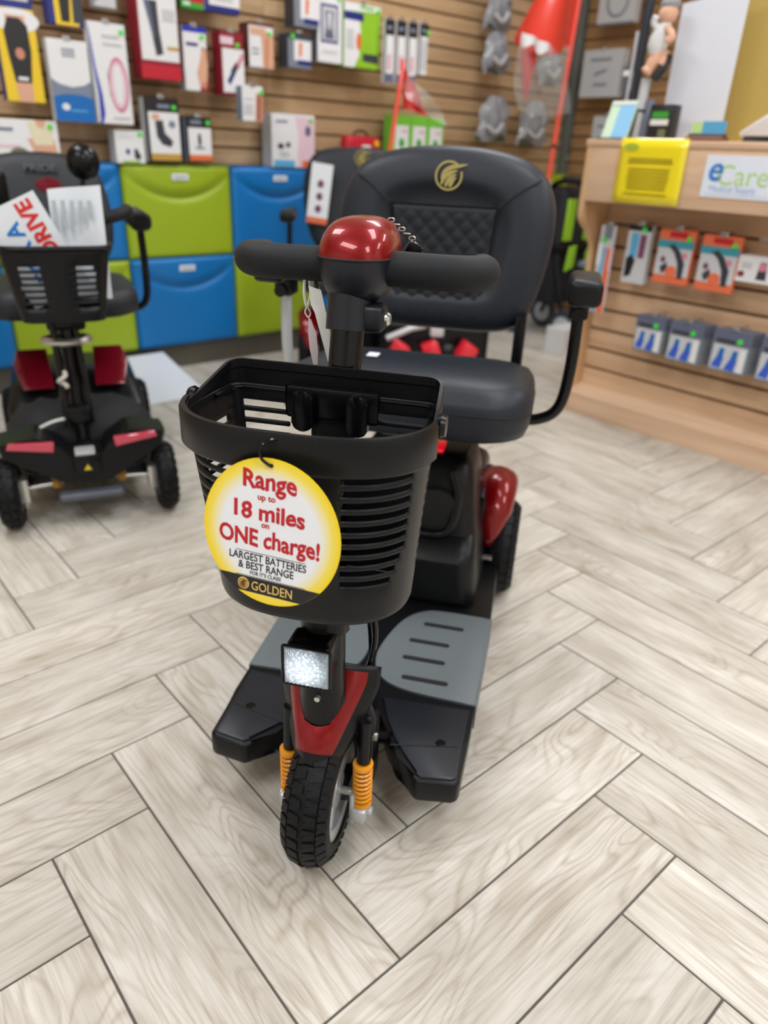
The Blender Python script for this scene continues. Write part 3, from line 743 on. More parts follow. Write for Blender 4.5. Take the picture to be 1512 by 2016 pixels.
for s in (-1, 1):
    k = 21; O = bask_outline(1.0)[k]
    part(bs, 'handle_pivot', M_blk2, lambda bm: [lathe(bm, [(0, .0), (.012, 0), (.014, .004), (.012, .009), (.0005, .010)], 18, Matrix.Translation((s * (O[0] + .002), O[1], .222)) @ Matrix.Rotation(s*pi/2, 4, 'Y'))])
part(bs, 'inner_ledge', M_blk2, lambda bm: [tube(bm, [(x * .97, y - .003, .218) for x, y in (bask_outline(.85)[NB-18:] + bask_outline(.85)[:18])], .0028, 8)])
hk = part(bs, 'hook_plate', M_blk2, lambda bm: [box(bm, -.058, .058, .046, .050, .188, .228, .004, 2)])
for s in (-1, 1):
    part(hk, 'hook', M_blk2, lambda bm: [prism(bm, [(x, z) for x, z in rrect(.026, .050, .010, 5, s*.034, .200)], 'y', .034, .046, .002, 2)])


# ================================================================== ROUND RANGE TAG on the basket
def fit_text(parent, s, cx, cz, wd, ht, m, y, name='lettering', bold=0.0, jig=0.0, shear=0.0, depth=.0004):
    """lettering stretched to an exact width and height, optionally with hand-drawn bounce per word"""
    b = text_bm(s, 1.0, bold=bold, shear=shear, depth=depth)
    xs = [v.co.x for v in b.verts]; ys = [v.co.y for v in b.verts]
    x0, x1, y0, y1 = min(xs), max(xs), min(ys), max(ys)
    kx = wd / (x1 - x0); ky = ht / (y1 - y0)
    for v in b.verts:
        X = (v.co.x - (x0 + x1) / 2) * kx; Y = (v.co.y - (y0 + y1) / 2) * ky
        if jig: Y += jig * sin(X / wd * 23.0) * .45
        v.co.x, v.co.y = X, Y
    bm = new(); merge(bm, b, Matrix.Translation((cx, y, cz)) @ FRONT)
    return obj(name, bm, m, parent, smooth=False)
def tag_material():
    m = bpy.data.materials.new('yellow_edge_print'); m.use_nodes = True; nt = m.node_tree; p = nt.nodes['Principled BSDF']
    tc = nt.nodes.new('ShaderNodeTexCoord'); mp = nt.nodes.new('ShaderNodeMapping'); g = nt.nodes.new('ShaderNodeTexGradient'); g.gradient_type = 'SPHERICAL'
    mp.inputs['Scale'].default_value = (1/.0835, 0, 1/.0835); cr = nt.nodes.new('ShaderNodeValToRGB'); e = cr.color_ramp.elements
    e[0].position = 0.02; e[0].color = col(246, 214, 20); e[1].position = 0.30; e[1].color = col(238, 240, 246)
    x = e.new(.12); x.color = col(246, 224, 96)
    nt.links.new(tc.outputs['Object'], mp.inputs['Vector']); nt.links.new(mp.outputs[0], g.inputs['Vector']); nt.links.new(g.outputs['Fac'], cr.inputs['Fac'])
    nt.links.new(cr.outputs[0], p.inputs['Base Color']); p.inputs['Roughness'].default_value = .35
    return m
M_ink_red = mat('ink_red', (190, 18, 34), .4); M_ink_blk = mat('ink_black', (22, 22, 26), .4); M_ink_gold = mat('ink_gold', (226, 190, 110), .4)
M_ink_yel = mat('ink_yellow', (246, 218, 30), .4)
DT = .0825
MTAG = MS @ Matrix.Translation((-.012, -.152, .621)) @ Matrix.Rotation(radians(-9), 4, 'Z') @ Matrix.Rotation(radians(-8), 4, 'X') @ Matrix.Rotation(radians(-1.0), 4, 'Y') @ Matrix.Scale(.945, 4)
tg = thing('range_tag', 'round yellow-edged paper tag with red lettering hanging on the basket front', 'tag', MTAG)
disc = part(tg, 'tag_card', tag_material(), lambda bm: prism(bm, ell(0, 0, DT, DT, 72), 'y', 0, .0012), smooth=False)
K = DT
fit_text(tg, 'Range', -.02*K, .66*K, .064, .0265, M_ink_red, -.0003, bold=.026, jig=.0018)
fit_text(tg, 'up to', -.06*K, .455*K, .021, .0080, M_ink_red, -.0003, bold=.02)
fit_text(tg, '18 miles', -.02*K, .275*K, .085, .0195, M_ink_red, -.0003, bold=.026, jig=.0016)
fit_text(tg, 'on', -.07*K, .092*K, .0095, .0048, M_ink_red, -.0003, bold=.02)
fit_text(tg, 'ONE charge!', -.02*K, -.130*K, .122, .0262, M_ink_red, -.0003, bold=.026, jig=.0018)
part(tg, 'printed_rule', M_ink_blk, lambda bm: box(bm, -.50*K, .52*K, -.0005, 0, -.305*K, -.301*K))
part(tg, 'printed_rule', M_ink_blk, lambda bm: box(bm, -.50*K, .54*K, -.0005, 0, -.655*K, -.651*K))
fit_text(tg, 'LARGEST BATTERIES', -.03*K, -.375*K, .094, .0088, M_ink_blk, -.0003, bold=.008)
fit_text(tg, '& BEST RANGE', -.05*K, -.500*K, .068, .0088, M_ink_blk, -.0003, bold=.008)
fit_text(tg, "FOR IT'S CLASS!", -.05*K, -.598*K, .038, .0045, M_ink_blk, -.0003)
def chord(z0, z1, n=14):
    L = []
    for k in range(n + 1):
        z = z0 + (z1 - z0) * k / n; L.append((sqrt(max(0, .995 - z*z)) * K, z * K))
    return L + [(-x, z) for x, z in reversed(L)]
part(tg, 'black_band', M_ink_blk, lambda bm: prism(bm, chord(-.88, -.665), 'y', -.0003, .0001), smooth=False)
fit_text(tg, 'GOLDEN', .05*K, -.775*K, .050, .0105, M_ink_gold, -.0007, bold=.004)
part(tg, 'band_emblem', M_ink_gold, lambda bm: prism(bm, ell(-.38*K, -.77*K, .0072, .0072, 20), 'y', -.0006, -.0003), smooth=False)
part(tg, 'emblem_mark', mat('ink_brown', (150, 96, 40), .4), lambda bm: emblem_bm(bm, .0056, Matrix.Translation((-.38*K, -.0018, -.77*K)) @ FRONT))
part(tg, 'cable_tie', M_gloss, lambda bm: tube(bm, cat([(0, -.002, .91*K), (-.008, -.006, .99*K), (-.011, -.006, 1.09*K), (-.008, -.004, 1.18*K), (-.003, .004, 1.225*K), (.002, .014, 1.21*K), (.004, .017, 1.12*K)], 7), .0017, 8))
part(tg, 'tie_hole', M_seam, lambda bm: prism(bm, ell(0, .91*K, .0022, .0022, 12), 'y', -.0006, -.0002), smooth=False)

# ------------------------------------------------------------------ paper tags and key on the tiller
M_paper = mat('tag_paper', (226, 224, 222), .6); M_string = mat('white_string', (222, 222, 215), .7)
th_ = thing('hang_tag', 'narrow white price tag on a string loop, left of the red dome', 'tag', MS @ Matrix.Translation((-.060, .120, .80)))
part(th_, 'string', M_string, lambda bm: [tube(bm, cat([(.006, 0, .058), (-.002, -.006, .035), (-.005, -.004, .012), (-.003, 0, -.006), (.002, 0, .010), (.002, -.004, .035), (.009, 0, .056)], 6), .0019, 6), tube(bm, cat([(-.003, 0, -.006), (-.006, .002, -.014), (-.002, .003, -.020), (.001, .002, -.014), (-.003, 0, -.006)], 5), .001, 6)])
part(th_, 'tag_card', mat('tag_pink_grey', (206, 190, 194), .6), lambda bm: prism(bm, [(-.003, -.020), (.000, -.022), (.0055, -.040), (.0050, -.062), (.0015, -.088), (-.0015, -.088), (-.0055, -.060), (-.0055, -.040)], 'y', 0, .0008, 0, 1, Matrix.Rotation(-.1, 4, 'Y')), smooth=False)
t2 = thing('hang_tag', 'wide white card tag fixed with a black cable tie, tucked behind the tiller tube', 'tag', MS @ Matrix.Translation((-.046, .132, .80)))
part(t2, 'tag_card', M_paper, lambda bm: prism(bm, [(-.012, .020), (.004, .016), (.024, -.066), (.013, -.071), (-.004, -.012), (-.009, -.002)], 'y', -.02, -.0192), smooth=False)
part(t2, 'cable_tie', M_gloss, lambda bm: [tube(bm, cat([(.000, -.008, .060), (-.006, -.010, .036), (-.003, -.012, .010), (.001, -.014, -.004)], 6), .0018, 8), box(bm, -.003, .005, -.018, -.010, -.010, -.002, .001, 1)])
part(t2, 'string', M_string, lambda bm: tube(bm, cat([(-.001, -.002, .060), (-.010, -.006, .030), (-.010, -.004, .012), (-.004, -.002, .016)], 5), .0026, 6))
ky = thing('ignition_key', 'black key fob on a short silver chain at the right of the red dome', 'key', MS @ Matrix.Translation((.036, .20, .875)))
for k in range(5):
    part(ky, 'chain_link', M_zinc, lambda bm: tube(bm, [(-.014 + k*.007 + .0042*cos(2*pi*i/10), .0022*sin(2*pi*i/10)*(k % 2), .018 - k*.005 + .0022*sin(2*pi*i/10)*((k + 1) % 2)) for i in range(11)], .0009, 6))
part(ky, 'fob', M_blk2, lambda bm: box(bm, .012, .034, -.006, .006, -.026, .004, .005, 2, Matrix.Rotation(.5, 4, 'Y')))
part(ky, 'key_blade', M_zinc, lambda bm: box(bm, .018, .026, -.002, .002, -.040, -.026, .001, 1, Matrix.Rotation(.5, 4, 'Y')))

# ================================================================== SMALL SCOOTER, LEFT
ML = Matrix.Translation((-.825, 1.835, 0)) @ Matrix.Rotation(radians(24.2), 4, 'Z')
M_dred = mat('deep_red_panel', (128, 12, 34), .18, metal=.2, coat=1.0)
M_pink = mat('red_reflector', (196, 62, 84), .15, coat=1.0)
M_bag = mat('black_cloth', (22, 23, 28), .75, bump=.5, bscale=60)
ls = thing('travel_scooter', 'small black four-wheeled scooter with dark red body panels at the left edge', 'mobility scooter', ML)
for s in (-1, 1):
    wheel(ls, 'front_tyre', s*.205, .02, .100, .028, M_silv, 20)
    wheel(ls, 'rear_tyre', s*.200, .66, .105, .034, M_silv, 20)
    part(ls, 'axle_arm', M_zinc, lambda bm: [cyl(bm, (s*.06, .02, .115), (s*.18, .02, .105), .006), box(bm, s*.168 - .012, s*.168 + .012, -.005, .045, .07, .14, .005, 2)])
    part(ls, 'yellow_spring', mat('yellow_spring', (190, 140, 20), .4), lambda bm: tube(bm, [(s*.085 + .011*cos(k*.7), .02 + .011*sin(k*.7), .10 + k*.0009) for k in range(46)], .003, 6))
    st = part(ls, 'deck_reflector', M_pink, lambda bm: prism(bm, [(s*x, z) for x, z in ((.075, .246), (.078, .218), (.19, .236), (.185, .252))], 'y', -.0255, -.012, .002, 1))
def ldeck(bm):
    # front shell: bevelled V-shaped nose
    P = [(-.215, .245), (-.12, .262), (-.06, .225), (-.045, .200), (.045, .200), (.06, .225), (.12, .262), (.215, .245), (.205, .205), (.11, .150), (.06, .120), (-.06, .120), (-.11, .150), (-.205, .205)]
    rings = []
    for y, sc_, dz in ((-.02, .97, 0), (-.012, 1.0, 0), (.05, 1.0, 0), (.09, .98, 0)):
        rings.append([(x * sc_, y + .05 * abs(x), z + dz) for x, z in P])
    loft(bm, rings)
part(ls, 'front_shell', M_blk, ldeck, ang=30)
part(ls, 'bumper', mat('bumper_grey', (78, 82, 92), .4), lambda bm: box(bm, -.085, .085, -.045, .0, .075, .098, .01, 3))
part(ls, 'front_lamp', M_blk2, lambda bm: box(bm, -.035, .035, -.034, .02, .150, .205, .008, 2))
part(ls, 'lamp_glass', M_silv, lambda bm: box(bm, -.028, .024, -.032, .02, .203, .214, .004, 2))
part(ls, 'warning_sticker', mat('sticker_yellow', (214, 190, 40), .5), lambda bm: prism(bm, [(-.010, .163), (.010, .163), (0, .179)], 'y', -.0355, -.034), smooth=False)
part(ls, 'floor_deck', M_blk2, lambda bm: box(bm, -.19, .19, .06, .62, .085, .13, .012, 2))
part(ls, 'rear_body', M_blk, lambda bm: loft(bm, [[(x, y, z) for x, y in rrect(2*hx, yb - yf, .04, 5, 0, (yf + yb)/2)] for z, hx, yf, yb in ((.10, .20, .38, .80), (.20, .205, .39, .80), (.26, .19, .47, .80), (.29, .15, .52, .76))]))
for s in (-1, 1):
    part(ls, 'red_panel', M_dred, lambda bm: prism(bm, [(s*x, y) for x, y in ((.060, .400), (.150, .400), (.172, .50), (.160, .565), (.070, .565))], 'z', 0, .008, .003, 2, Matrix.Translation((0, .10, .035)) @ Matrix.Rotation(radians(34), 4, 'X')))
def bagf(bm):
    rings = []
    for k in range(9):
        x = -.20 + .40 * k / 8; e = sqrt(max(.05, 1 - (2*k/8 - 1) ** 4))
        rings.append([(x, .21 + .11*e*cos(2*pi*j/14), .205 + .085*e*sin(2*pi*j/14) * (1 + .22*sin(j*2.3 + k*1.7)) ) for j in range(14)])
    loft(bm, rings)
part(ls, 'storage_bag', M_bag, bagf, ang=60)
part(ls, 'bag_cord', M_string, lambda bm: tube(bm, cat([(-.12, .09, .245), (-.07, .085, .268), (-.02, .09, .272), (.02, .09, .262)], 6), .0045, 8))
part(ls, 'tiller_post', M_gloss, lambda bm: [tube(bm, [(0, .10, .18), (0, .20, .66)], .020, 18), tube(bm, [(-.032, .085, .25), (-.035, .165, .60)], .010, 10), tube(bm, [(.03, .095, .25), (.02, .17, .60)], .008, 10)])
for y0, z0, z1, hw in ((.07, .255, .31, .035), (.14, .50, .545, .05)): part(ls, 'tiller_knuckle', M_blk2, lambda bm: box(bm, -hw, hw, y0, y0 + .06, z0, z1, .011, 2))
part(ls, 'tie_straps', mat('strap_white', (214, 210, 200), .6), lambda bm: tube(bm, [(-.03 + .01*cos(k), .09 + .01*sin(k), .36 + .006*k) for k in range(8)], .006, 8))
part(ls, 'ring_collar', M_zinc, lambda bm: [tube(bm, [(.056*cos(2*pi*k/28) - .004, .145 + .040*sin(2*pi*k/28), .478) for k in range(29)], .0105, 10)])
lb = thing('front_basket', 'small dark slotted basket full of paper on the left scooter', 'basket', ML @ Matrix.Translation((0, .06, .555)))
def lbw(bm):
    W0, W1, H = .100, .128, .180
    lev = [0, .10]; rows = [(.20 + i*.085, .20 + i*.085 + .048) for i in range(7)]
    for a, b in rows: lev += [a, b]
    lev += [.9, 1.0]; V = []
    n = 72
    for t in lev:
        wd = W0 + (W1 - W0)*t; d = .075 + .012*t
        V.append([bm.verts.new((x, y, t*H)) for x, y in [(wd*sgn(cos(2*pi*k/n + .01), .45), d*sgn(sin(2*pi*k/n + .01), .45)) for k in range(n)]])
    for i in range(len(lev) - 1):
        hr = any(abs(lev[i] - a) < 1e-6 for a, b in rows)
        for k in range(n):
            xm = (V[i][k].co.x + V[i][(k+1) % n].co.x)/2; ym = V[i][k].co.y
            if hr and abs(ym) > .065 and .030 < abs(xm) < .085: continue
            bm.faces.new((V[i][k], V[i][(k+1) % n], V[i+1][(k+1) % n], V[i+1][k]))
    bm.faces.new(V[0])
o = part(lb, 'basket_body', M_blk, lbw, ang=40); q = o.modifiers.new('s', 'SOLIDIFY'); q.thickness = .004; q.offset = -1
part(lb, 'rim', M_blk, lambda bm: tube(bm, [(.131*sgn(cos(2*pi*k/48), .45), .089*sgn(sin(2*pi*k/48), .45), .178) for k in range(49)], .006, 8))
M_ink_blue = mat('ink_blue', (20, 120, 200), .45); M_ink_r2 = mat('ink_scarlet', (214, 40, 40), .45)
sg = thing('paper_sign', 'white card sign reading FOR A DRIVE in blue and red, tilted in the small basket', 'sign', ML @ Matrix.Translation((.030, .030, .735)) @ Matrix.Rotation(radians(-115), 4, 'Y'))
# card axes: its x runs up and to the left, letters read along it
part(sg, 'sign_card', M_white, lambda bm: box(bm, -.10, .135, 0, .0015, 0, .150), smooth=False)
label_text(sg, 'FOR A', .020, .086, -.0006, .050, M_ink_blue, bold=.0016)
label_text(sg, 'DRIVE', .058, .036, -.0006, .050, M_ink_r2, bold=.0020)
pp = thing('paper_sheet', 'creased white leaflet standing at the right of the small basket', 'paper', ML @ Matrix.Translation((.060, .060, .60)))
part(pp, 'sheet', M_white, lambda bm: grid(bm, lambda s, t: (-.060 + .122*s + .004*t, .012*sin(s*5) + .010*t, .27*t - .012*(1 - s)*t), 12, 8))
part(pp, 'print', mat('print_pale', (176, 186, 192), .6), lambda bm: [box(bm, -.05 + .02*k, -.04 + .02*k, -.012, -.0105, .16 + .008*k, .235, 0, 1) for k in range(5)], smooth=False)['kind'] = 'stuff'
# seat of the small scooter
def lback(sc_, dy):
    half = cat([(0, .595, 0), (.14, .60, 0), (.185, .65, 0), (.195, .74, 0), (.180, .84, 0), (.150, .905, 0), (.08, .925, 0), (0, .930, 0)], 5)
    L = [(p.x, p.y) for p in half]; O = L + [(-x, z) for x, z in reversed(L[1:-1])]
    return [(x*sc_, .70 + .22*(.76 + (z - .76)*sc_ - .6) + dy, .76 + (z - .76)*sc_) for x, z in O]
M_seat2 = mat('dark_seat_fabric', (28, 31, 37), .55, bump=.15, bscale=900)
lbk = part(ls, 'backrest', M_seat2, lambda bm: loft(bm, [lback(*q) for q in ((.85, .07), (.97, .06), (1.0, .04), (.99, .015), (.94, .004), (.8, -.004), (.4, -.006))]), ang=80)
fit_text(lbk, 'PRIDE', -.005, .885, .095, .020, mat('thread_grey', (104, 108, 114), .6), .70 + .22*.285 - .014, depth=.012)
part(lbk, 'red_badge', M_dred, lambda bm: prism(bm, ell(.012, .835, .038, .022), 'y', .740, .752), smooth=False)
part(ls, 'seat_cushion', M_seat2, lambda bm: loft(bm, [[(x*s_, .52 + y*s_, z) for x, y in rrect(.44, .40, .09, 7)] for s_, z in ((.86, .490), (.97, .500), (1, .530), (.98, .556), (.9, .572), (.5, .578))]), ang=80)
part(ls, 'seat_post', M_blk2, lambda bm: tube(bm, [(0, .56, .30), (0, .56, .50)], .028, 16))
for s in (-1, 1):
    part(ls, 'armrest_tube', M_gloss, lambda bm: tube(bm, cat([(s*.14, .50, .487), (s*.215, .50, .487), (s*.252, .50, .515), (s*.258, .50, .60), (s*.255, .50, .725)], 6), .0115, 12))
    part(ls, 'armrest_pad', M_blk, lambda bm: loft(bm, [[(s*.250 + x, y, z + .755) for x, z in rrect(.062*k_, .052*k_, .02*k_, 4)] for y, k_ in ((.40, .80), (.41, 1), (.66, 1), (.67, .8))]))
    part(ls, 'armrest_end', M_blk2, lambda bm: cyl(bm, (s*.250, .392, .752), (s*.250, .402, .752), .018))
mr_ = part(ls, 'mirror', M_blk2, lambda bm: loft(bm, [[(.100 + .042*k_*cos(2*pi*j/20), .20 + y, .918 + .044*k_*sin(2*pi*j/20)) for j in range(20)] for y, k_ in ((-.028, .15), (-.024, .55), (-.014, .85), (0, 1), (.006, .97))]), ang=60)
part(mr_, 'mirror_stalk', M_blk2, lambda bm: tube(bm, cat([(.095, .20, .88), (.085, .20, .84), (.06, .20, .79), (.02, .20, .74)], 5), .006, 8))
mr2 = part(ls, 'handlebar', M_foam, lambda bm: [tube(bm, cat([(-.20, .25, .80), (-.17, .21, .79), (-.08, .20, .775), (.08, .20, .775), (.17, .21, .79), (.20, .25, .80)], 6), .017, 12), tube(bm, [(0, .19, .63), (0, .21, .79)], .024, 14)])
mr3 = part(ls, 'control_box', M_blk2, lambda bm: box(bm, -.16, -.085, .15, .22, .80, .90, .02, 3))

# ================================================================== PACKAGED GOODS
PAL = {'white': (226, 226, 228), 'yellow': (232, 196, 40), 'navy': (24, 40, 120), 'blue': (0, 102, 180), 'royal': (30, 50, 170), 'grey': (150, 154, 160), 'lgrey': (196, 198, 202),
       'black': (28, 28, 32), 'maroon': (140, 24, 44), 'red': (188, 26, 48), 'skin': (214, 164, 136), 'skin2': (196, 132, 108), 'lime': (140, 190, 40), 'green': (60, 160, 60), 'gold': (190, 150, 70),
       'orange': (222, 110, 60), 'pink': (224, 196, 208), 'rose': (206, 130, 150), 'cream': (222, 214, 184), 'olive': (110, 116, 90), 'sky': (90, 170, 216), 'teal': (64, 150, 168), 'slate': (96, 100, 124), 'steel': (120, 128, 140),
       'coral': (224, 112, 76), 'mauve': (120, 70, 100), 'kiwi': (120, 196, 60), 'brown': (110, 60, 50), 'cobalt': (50, 90, 200), 'charcoal': (52, 56, 66), 'dot': (70, 220, 70)}
def pm(c, rough=.38): return mat('print_' + c, PAL[c], rough)
HOOK = mat('chrome_hook', (190, 192, 196), .25, metal=.9)
def package(name, label, w_, h_, d_, M, body, prints, dot=None, side=None, hook=None, cat_='package', group=None, peg=True, bev=.002):
    """carton or blister card: body, flat printed areas on its face, price dot. front at y=0 facing -y, base centre at origin"""
    t = thing(name, label, cat_, M, group)
    part(t, 'carton', pm(body) if isinstance(body, str) else body, lambda bm: box(bm, -w_/2, w_/2, 0, d_, 0, h_, bev, 1))
    if side: part(t, 'side_print', pm(side), lambda bm: box(bm, -w_/2 - .0006, -w_/2 + .001, .002, d_ - .002, .002, h_ - .002))
    lv = 0
    for shp in prints:
        kind, c = shp[0], shp[1]; lv += 1; y0 = -.0004 - .0003 * lv
        X = lambda f: (f - .5) * w_
        Z = lambda f: f * h_
        if kind == 'r': poly = [(X(shp[2]), Z(shp[3])), (X(shp[4]), Z(shp[3])), (X(shp[4]), Z(shp[5])), (X(shp[2]), Z(shp[5]))]
        elif kind == 'e': poly = ell(X(shp[2]), Z(shp[3]), shp[4]*w_, shp[5]*h_, 20)
        else: poly = [(X(a), Z(b)) for a, b in shp[2]]
        part(t, 'printed_area', pm(c), lambda bm: prism(bm, poly, 'y', y0, .001), smooth=False)
    if dot: part(t, 'price_sticker', pm('dot', .5), lambda bm: prism(bm, ell((dot[0] - .5)*w_, dot[1]*h_, .009, .009, 16), 'y', -.006, -.004 + .004), smooth=False)
    if peg:
        part(t, 'hang_hook', HOOK, lambda bm: [tube(bm, [(0, -.012, h_ + .004), (0, .02, h_ + .004), (0, peg if not isinstance(peg, bool) else .14, h_ + .006)], .003, 8)] + [box(bm, -.014, .014, -.001, .003, h_ - .006, h_ + .014, .002, 1)])
    return t
def on_wall(name, label, a0, a1, z0, z1, bf, d, body, prints, **k):
    k.setdefault('peg', (B0 * -1) - (-bf) + .0 if False else max(.03, (bf - B0) - .012))
    return package(name, label, a1 - a0, z1 - z0, d, MB_((a0 + a1)/2, bf, z0), body, prints, **k)
G1 = 'boxed supports on the slatted wall'
on_wall('knee_brace_box', 'tall yellow box picturing a leg in a black knee brace, leftmost on the slatted wall', .93, 1.063, 1.086, 1.45, -3.2, .05, 'yellow',
        [('r', 'navy', 0, .80, 1, 1), ('e', 'white', .5, .70, .62, .10), ('p', 'skin', [(.30, 0), (.70, 0), (.74, .74), (.24, .74)]), ('p', 'black', [(.28, .17), (.70, .17), (.80, .45), (.78, .66), (.60, .72), (.30, .72), (.16, .60), (.20, .40)]), ('e', 'skin2', .50, .42, .12, .05), ('r', 'white', .36, .19, .62, .22), ('r', 'lgrey', .1, .86, .9, .90)], side='navy', group=G1)
on_wall('knee_brace_box', 'navy and yellow brace box cut off by the top edge, second from the left', 1.115, 1.243, 1.345, 1.62, -3.2, .05, 'navy',
        [('r', 'yellow', .20, 0, .86, 1), ('p', 'black', [(.36, .04), (.60, .04), (.70, .5), (.66, 1), (.30, 1)]), ('p', 'charcoal', [(.70, .04), (1, .04), (1, 1), (.78, 1)]), ('r', 'lgrey', .42, .55, .60, .9)], group=G1)
on_wall('stocking_box', 'white grey and bright blue flat box with rounded colour bands on the slatted wall', 1.087, 1.236, 1.031, 1.298, -3.18, .04, 'white',
        [('p', 'grey', [(0, .0), (1, .0), (1, .52), (.8, .46), (.5, .43), (.2, .46), (0, .52)]), ('p', 'blue', [(0, 0), (1, 0), (1, .30), (.75, .335), (.5, .345), (.25, .335), (0, .30)]), ('e', 'white', .28, .18, .10, .045), ('r', 'sky', .40, .13, .82, .15)] + [('r', 'grey', .34, .80 + .04*i, .66, .815 + .04*i) for i in range(3)], side='lgrey', group=G1)
on_wall('insole_box', 'white insole box with a pink foot outline and blue curved edge', 1.246, 1.391, 1.03, 1.369, -3.18, .045, 'white',
        [('p', 'royal', [(0, 0), (.14, 0), (.22, .1), (.20, .3), (.10, .55), (.05, .8), (.0, 1)]), ('p', 'lgrey', [(0, 0), (.08, .02), (.10, .3), (.03, .6), (0, .9)]), ('p', 'navy', [(.42, .30), (.50, .22), (.44, .42), (.40, .55)]), ('e', 'rose', .68, .40, .27, .28), ('e', 'pink', .67, .40, .22, .235), ('p', 'white', [(.60, .22), (.74, .22), (.80, .45), (.72, .60), (.58, .58), (.54, .40)]), ('r', 'lgrey', .35, .86, .80, .89), ('r', 'lgrey', .35, .79, .86, .81), ('r', 'lgrey', .45, .06, .9, .08)], dot=(.88, .925), group=G1)
on_wall('sock_box', 'large dark red box with white window picturing a dark compression sock', 1.441, 1.61, 1.200, 1.60, -3.17, .085, 'maroon',
        [('r', 'white', .04, .16, .98, .84), ('p', 'charcoal', [(.18, .66), (.50, .66), (.52, .42), (.58, .22), (.40, .20), (.32, .40)]), ('p', 'slate', [(.20, .66), (.32, .66), (.40, .36), (.34, .36)]), ('r', 'gold', .68, .26, .97, .29), ('r', 'lgrey', .62, .50, .92, .60), ('r', 'red', 0, 0, 1, .12)], side='maroon', group=G1)
on_wall('sleeve_box', 'narrow white box with navy top picturing a bare arm, beside the large red box', 1.633, 1.738, 1.171, 1.40, -3.18, .06, 'white',
        [('r', 'royal', 0, .91, 1, 1), ('r', 'navy', .12, .70, .62, .75), ('p', 'maroon', [(.62, 0), (1, 0), (1, .66), (.78, .70)]), ('p', 'skin', [(.52, .30), (.60, .10), (.76, .05), (.92, .12), (1, .40), (.96, .66), (.76, .66), (.70, .52)]), ('e', 'skin2', .80, .10, .10, .06)], dot=(.80, .85), side='lgrey', group=G1)
on_wall('sock_box', 'small dark red box picturing a navy sock on a slant', 1.803, 1.913, 1.168, 1.40, -3.18, .075, 'maroon',
        [('r', 'white', .06, .04, 1, .74), ('p', 'navy', [(.22, .22), (.36, .16), (.72, .44), (.66, .54)]), ('p', 'charcoal', [(.44, .30), (.74, .44), (.66, .55), (.40, .40)]), ('p', 'rose', [(.66, .50), (.78, .44), (.98, .62), (.92, .70)]), ('r', 'pink', .0, .80, .55, .92), ('r', 'gold', .60, .08, .9, .12)], dot=(.72, .80), side='maroon', group=G1)
on_wall('hosiery_box', 'small white and skin coloured hosiery box with dark red side, upper of two', 1.943, 2.066, 1.283, 1.45, -3.18, .08, 'white',
        [('r', 'brown', 0, .92, 1, 1), ('p', 'skin', [(.55, 0), (1, 0), (1, .75), (.70, .8), (.48, .8)]), ('p', 'skin2', [(.62, .02), (.74, .02), (.80, .66), (.66, .66)]), ('r', 'skin', .06, .72, .7, .88), ('r', 'grey', .10, .30, .40, .33), ('r', 'grey', .10, .40, .40, .43)], dot=(.82, .78), side='brown', group=G1)
on_wall('hosiery_box', 'small white and skin coloured hosiery box hanging lower beside the big pictured box', 1.850, 1.953, 1.070, 1.204, -3.10, .05, 'white',
        [('p', 'skin2', [(.60, .02), (1, .02), (1, .80), (.66, .80)]), ('p', 'brown', [(.72, .05), (.80, .05), (.84, .7), (.76, .7)]), ('r', 'lgrey', .08, .60, .5, .66), ('r', 'lgrey', .08, .2, .5, .5)], dot=(.90, .83), side='grey', group=G1)
on_wall('support_box', 'white carton peeking at the top edge above the insole box', 1.293, 1.376, 1.420, 1.60, -3.2, .05, 'lgrey', [('r', 'mauve', 0, .1, .12, 1), ('r', 'white', .2, .3, .9, .9)], group=G1)
on_wall('support_box', 'green and red carton peeking at the top edge', 1.645, 1.747, 1.462, 1.64, -3.2, .05, 'green', [('r', 'red', .40, .12, 1, 1), ('r', 'white', .1, .06, .4, .12)], group=G1)
on_wall('support_box', 'white carton with navy bottom at the top edge', 1.752, 1.915, 1.464, 1.66, -3.2, .05, 'navy', [('r', 'white', .12, .12, 1, 1), ('r', 'lgrey', .3, .2, .8, .3)], side='white', group=G1)
on_wall('ankle_brace_box', 'black topped ankle brace package, larger of the two above the lime front', 1.443, 1.597, .897, 1.137, -3.19, .05, 'black',
        [('r', 'white', .10, .03, .97, .78), ('p', 'charcoal', [(.28, .64), (.50, .66), (.54, .46), (.76, .34), (.70, .24), (.44, .28), (.30, .40)]), ('e', 'skin', .30, .70, .12, .05), ('r', 'gold', .10, .03, .97, .14), ('e', 'grey', .76, .60, .10, .06), ('r', 'grey', .38, .84, .72, .90)], dot=(.84, .86), side='lgrey', group=G1)
on_wall('ankle_brace_box', 'smaller black topped package with orange foot strip, right of the ankle brace', 1.62, 1.742, .902, 1.076, -3.19, .05, 'black',
        [('r', 'white', .10, .03, .98, .76), ('p', 'charcoal', [(.46, .62), (.56, .64), (.60, .46), (.54, .34), (.46, .40)]), ('r', 'orange', .10, .03, .98, .16), ('e', 'grey', .52, .32, .2, .03), ('r', 'grey', .2, .84, .62, .92)], dot=(.86, .88), side='grey', group=G1)
on_wall('brace_box', 'small white box with two tiny dark pictures standing on the lime cabinet', 1.313, 1.435, .8895, 1.011, -3.20, .07, 'white',
        [('p', 'charcoal', [(.62, .16), (.78, .10), (.86, .22), (.72, .46), (.62, .44)]), ('e', 'navy', .40, .36, .07, .09), ('r', 'lime', .2, .02, .8, .08), ('r', 'lgrey', .1, .78, .6, .80)], dot=(.86, .90), side='lgrey', peg=False)
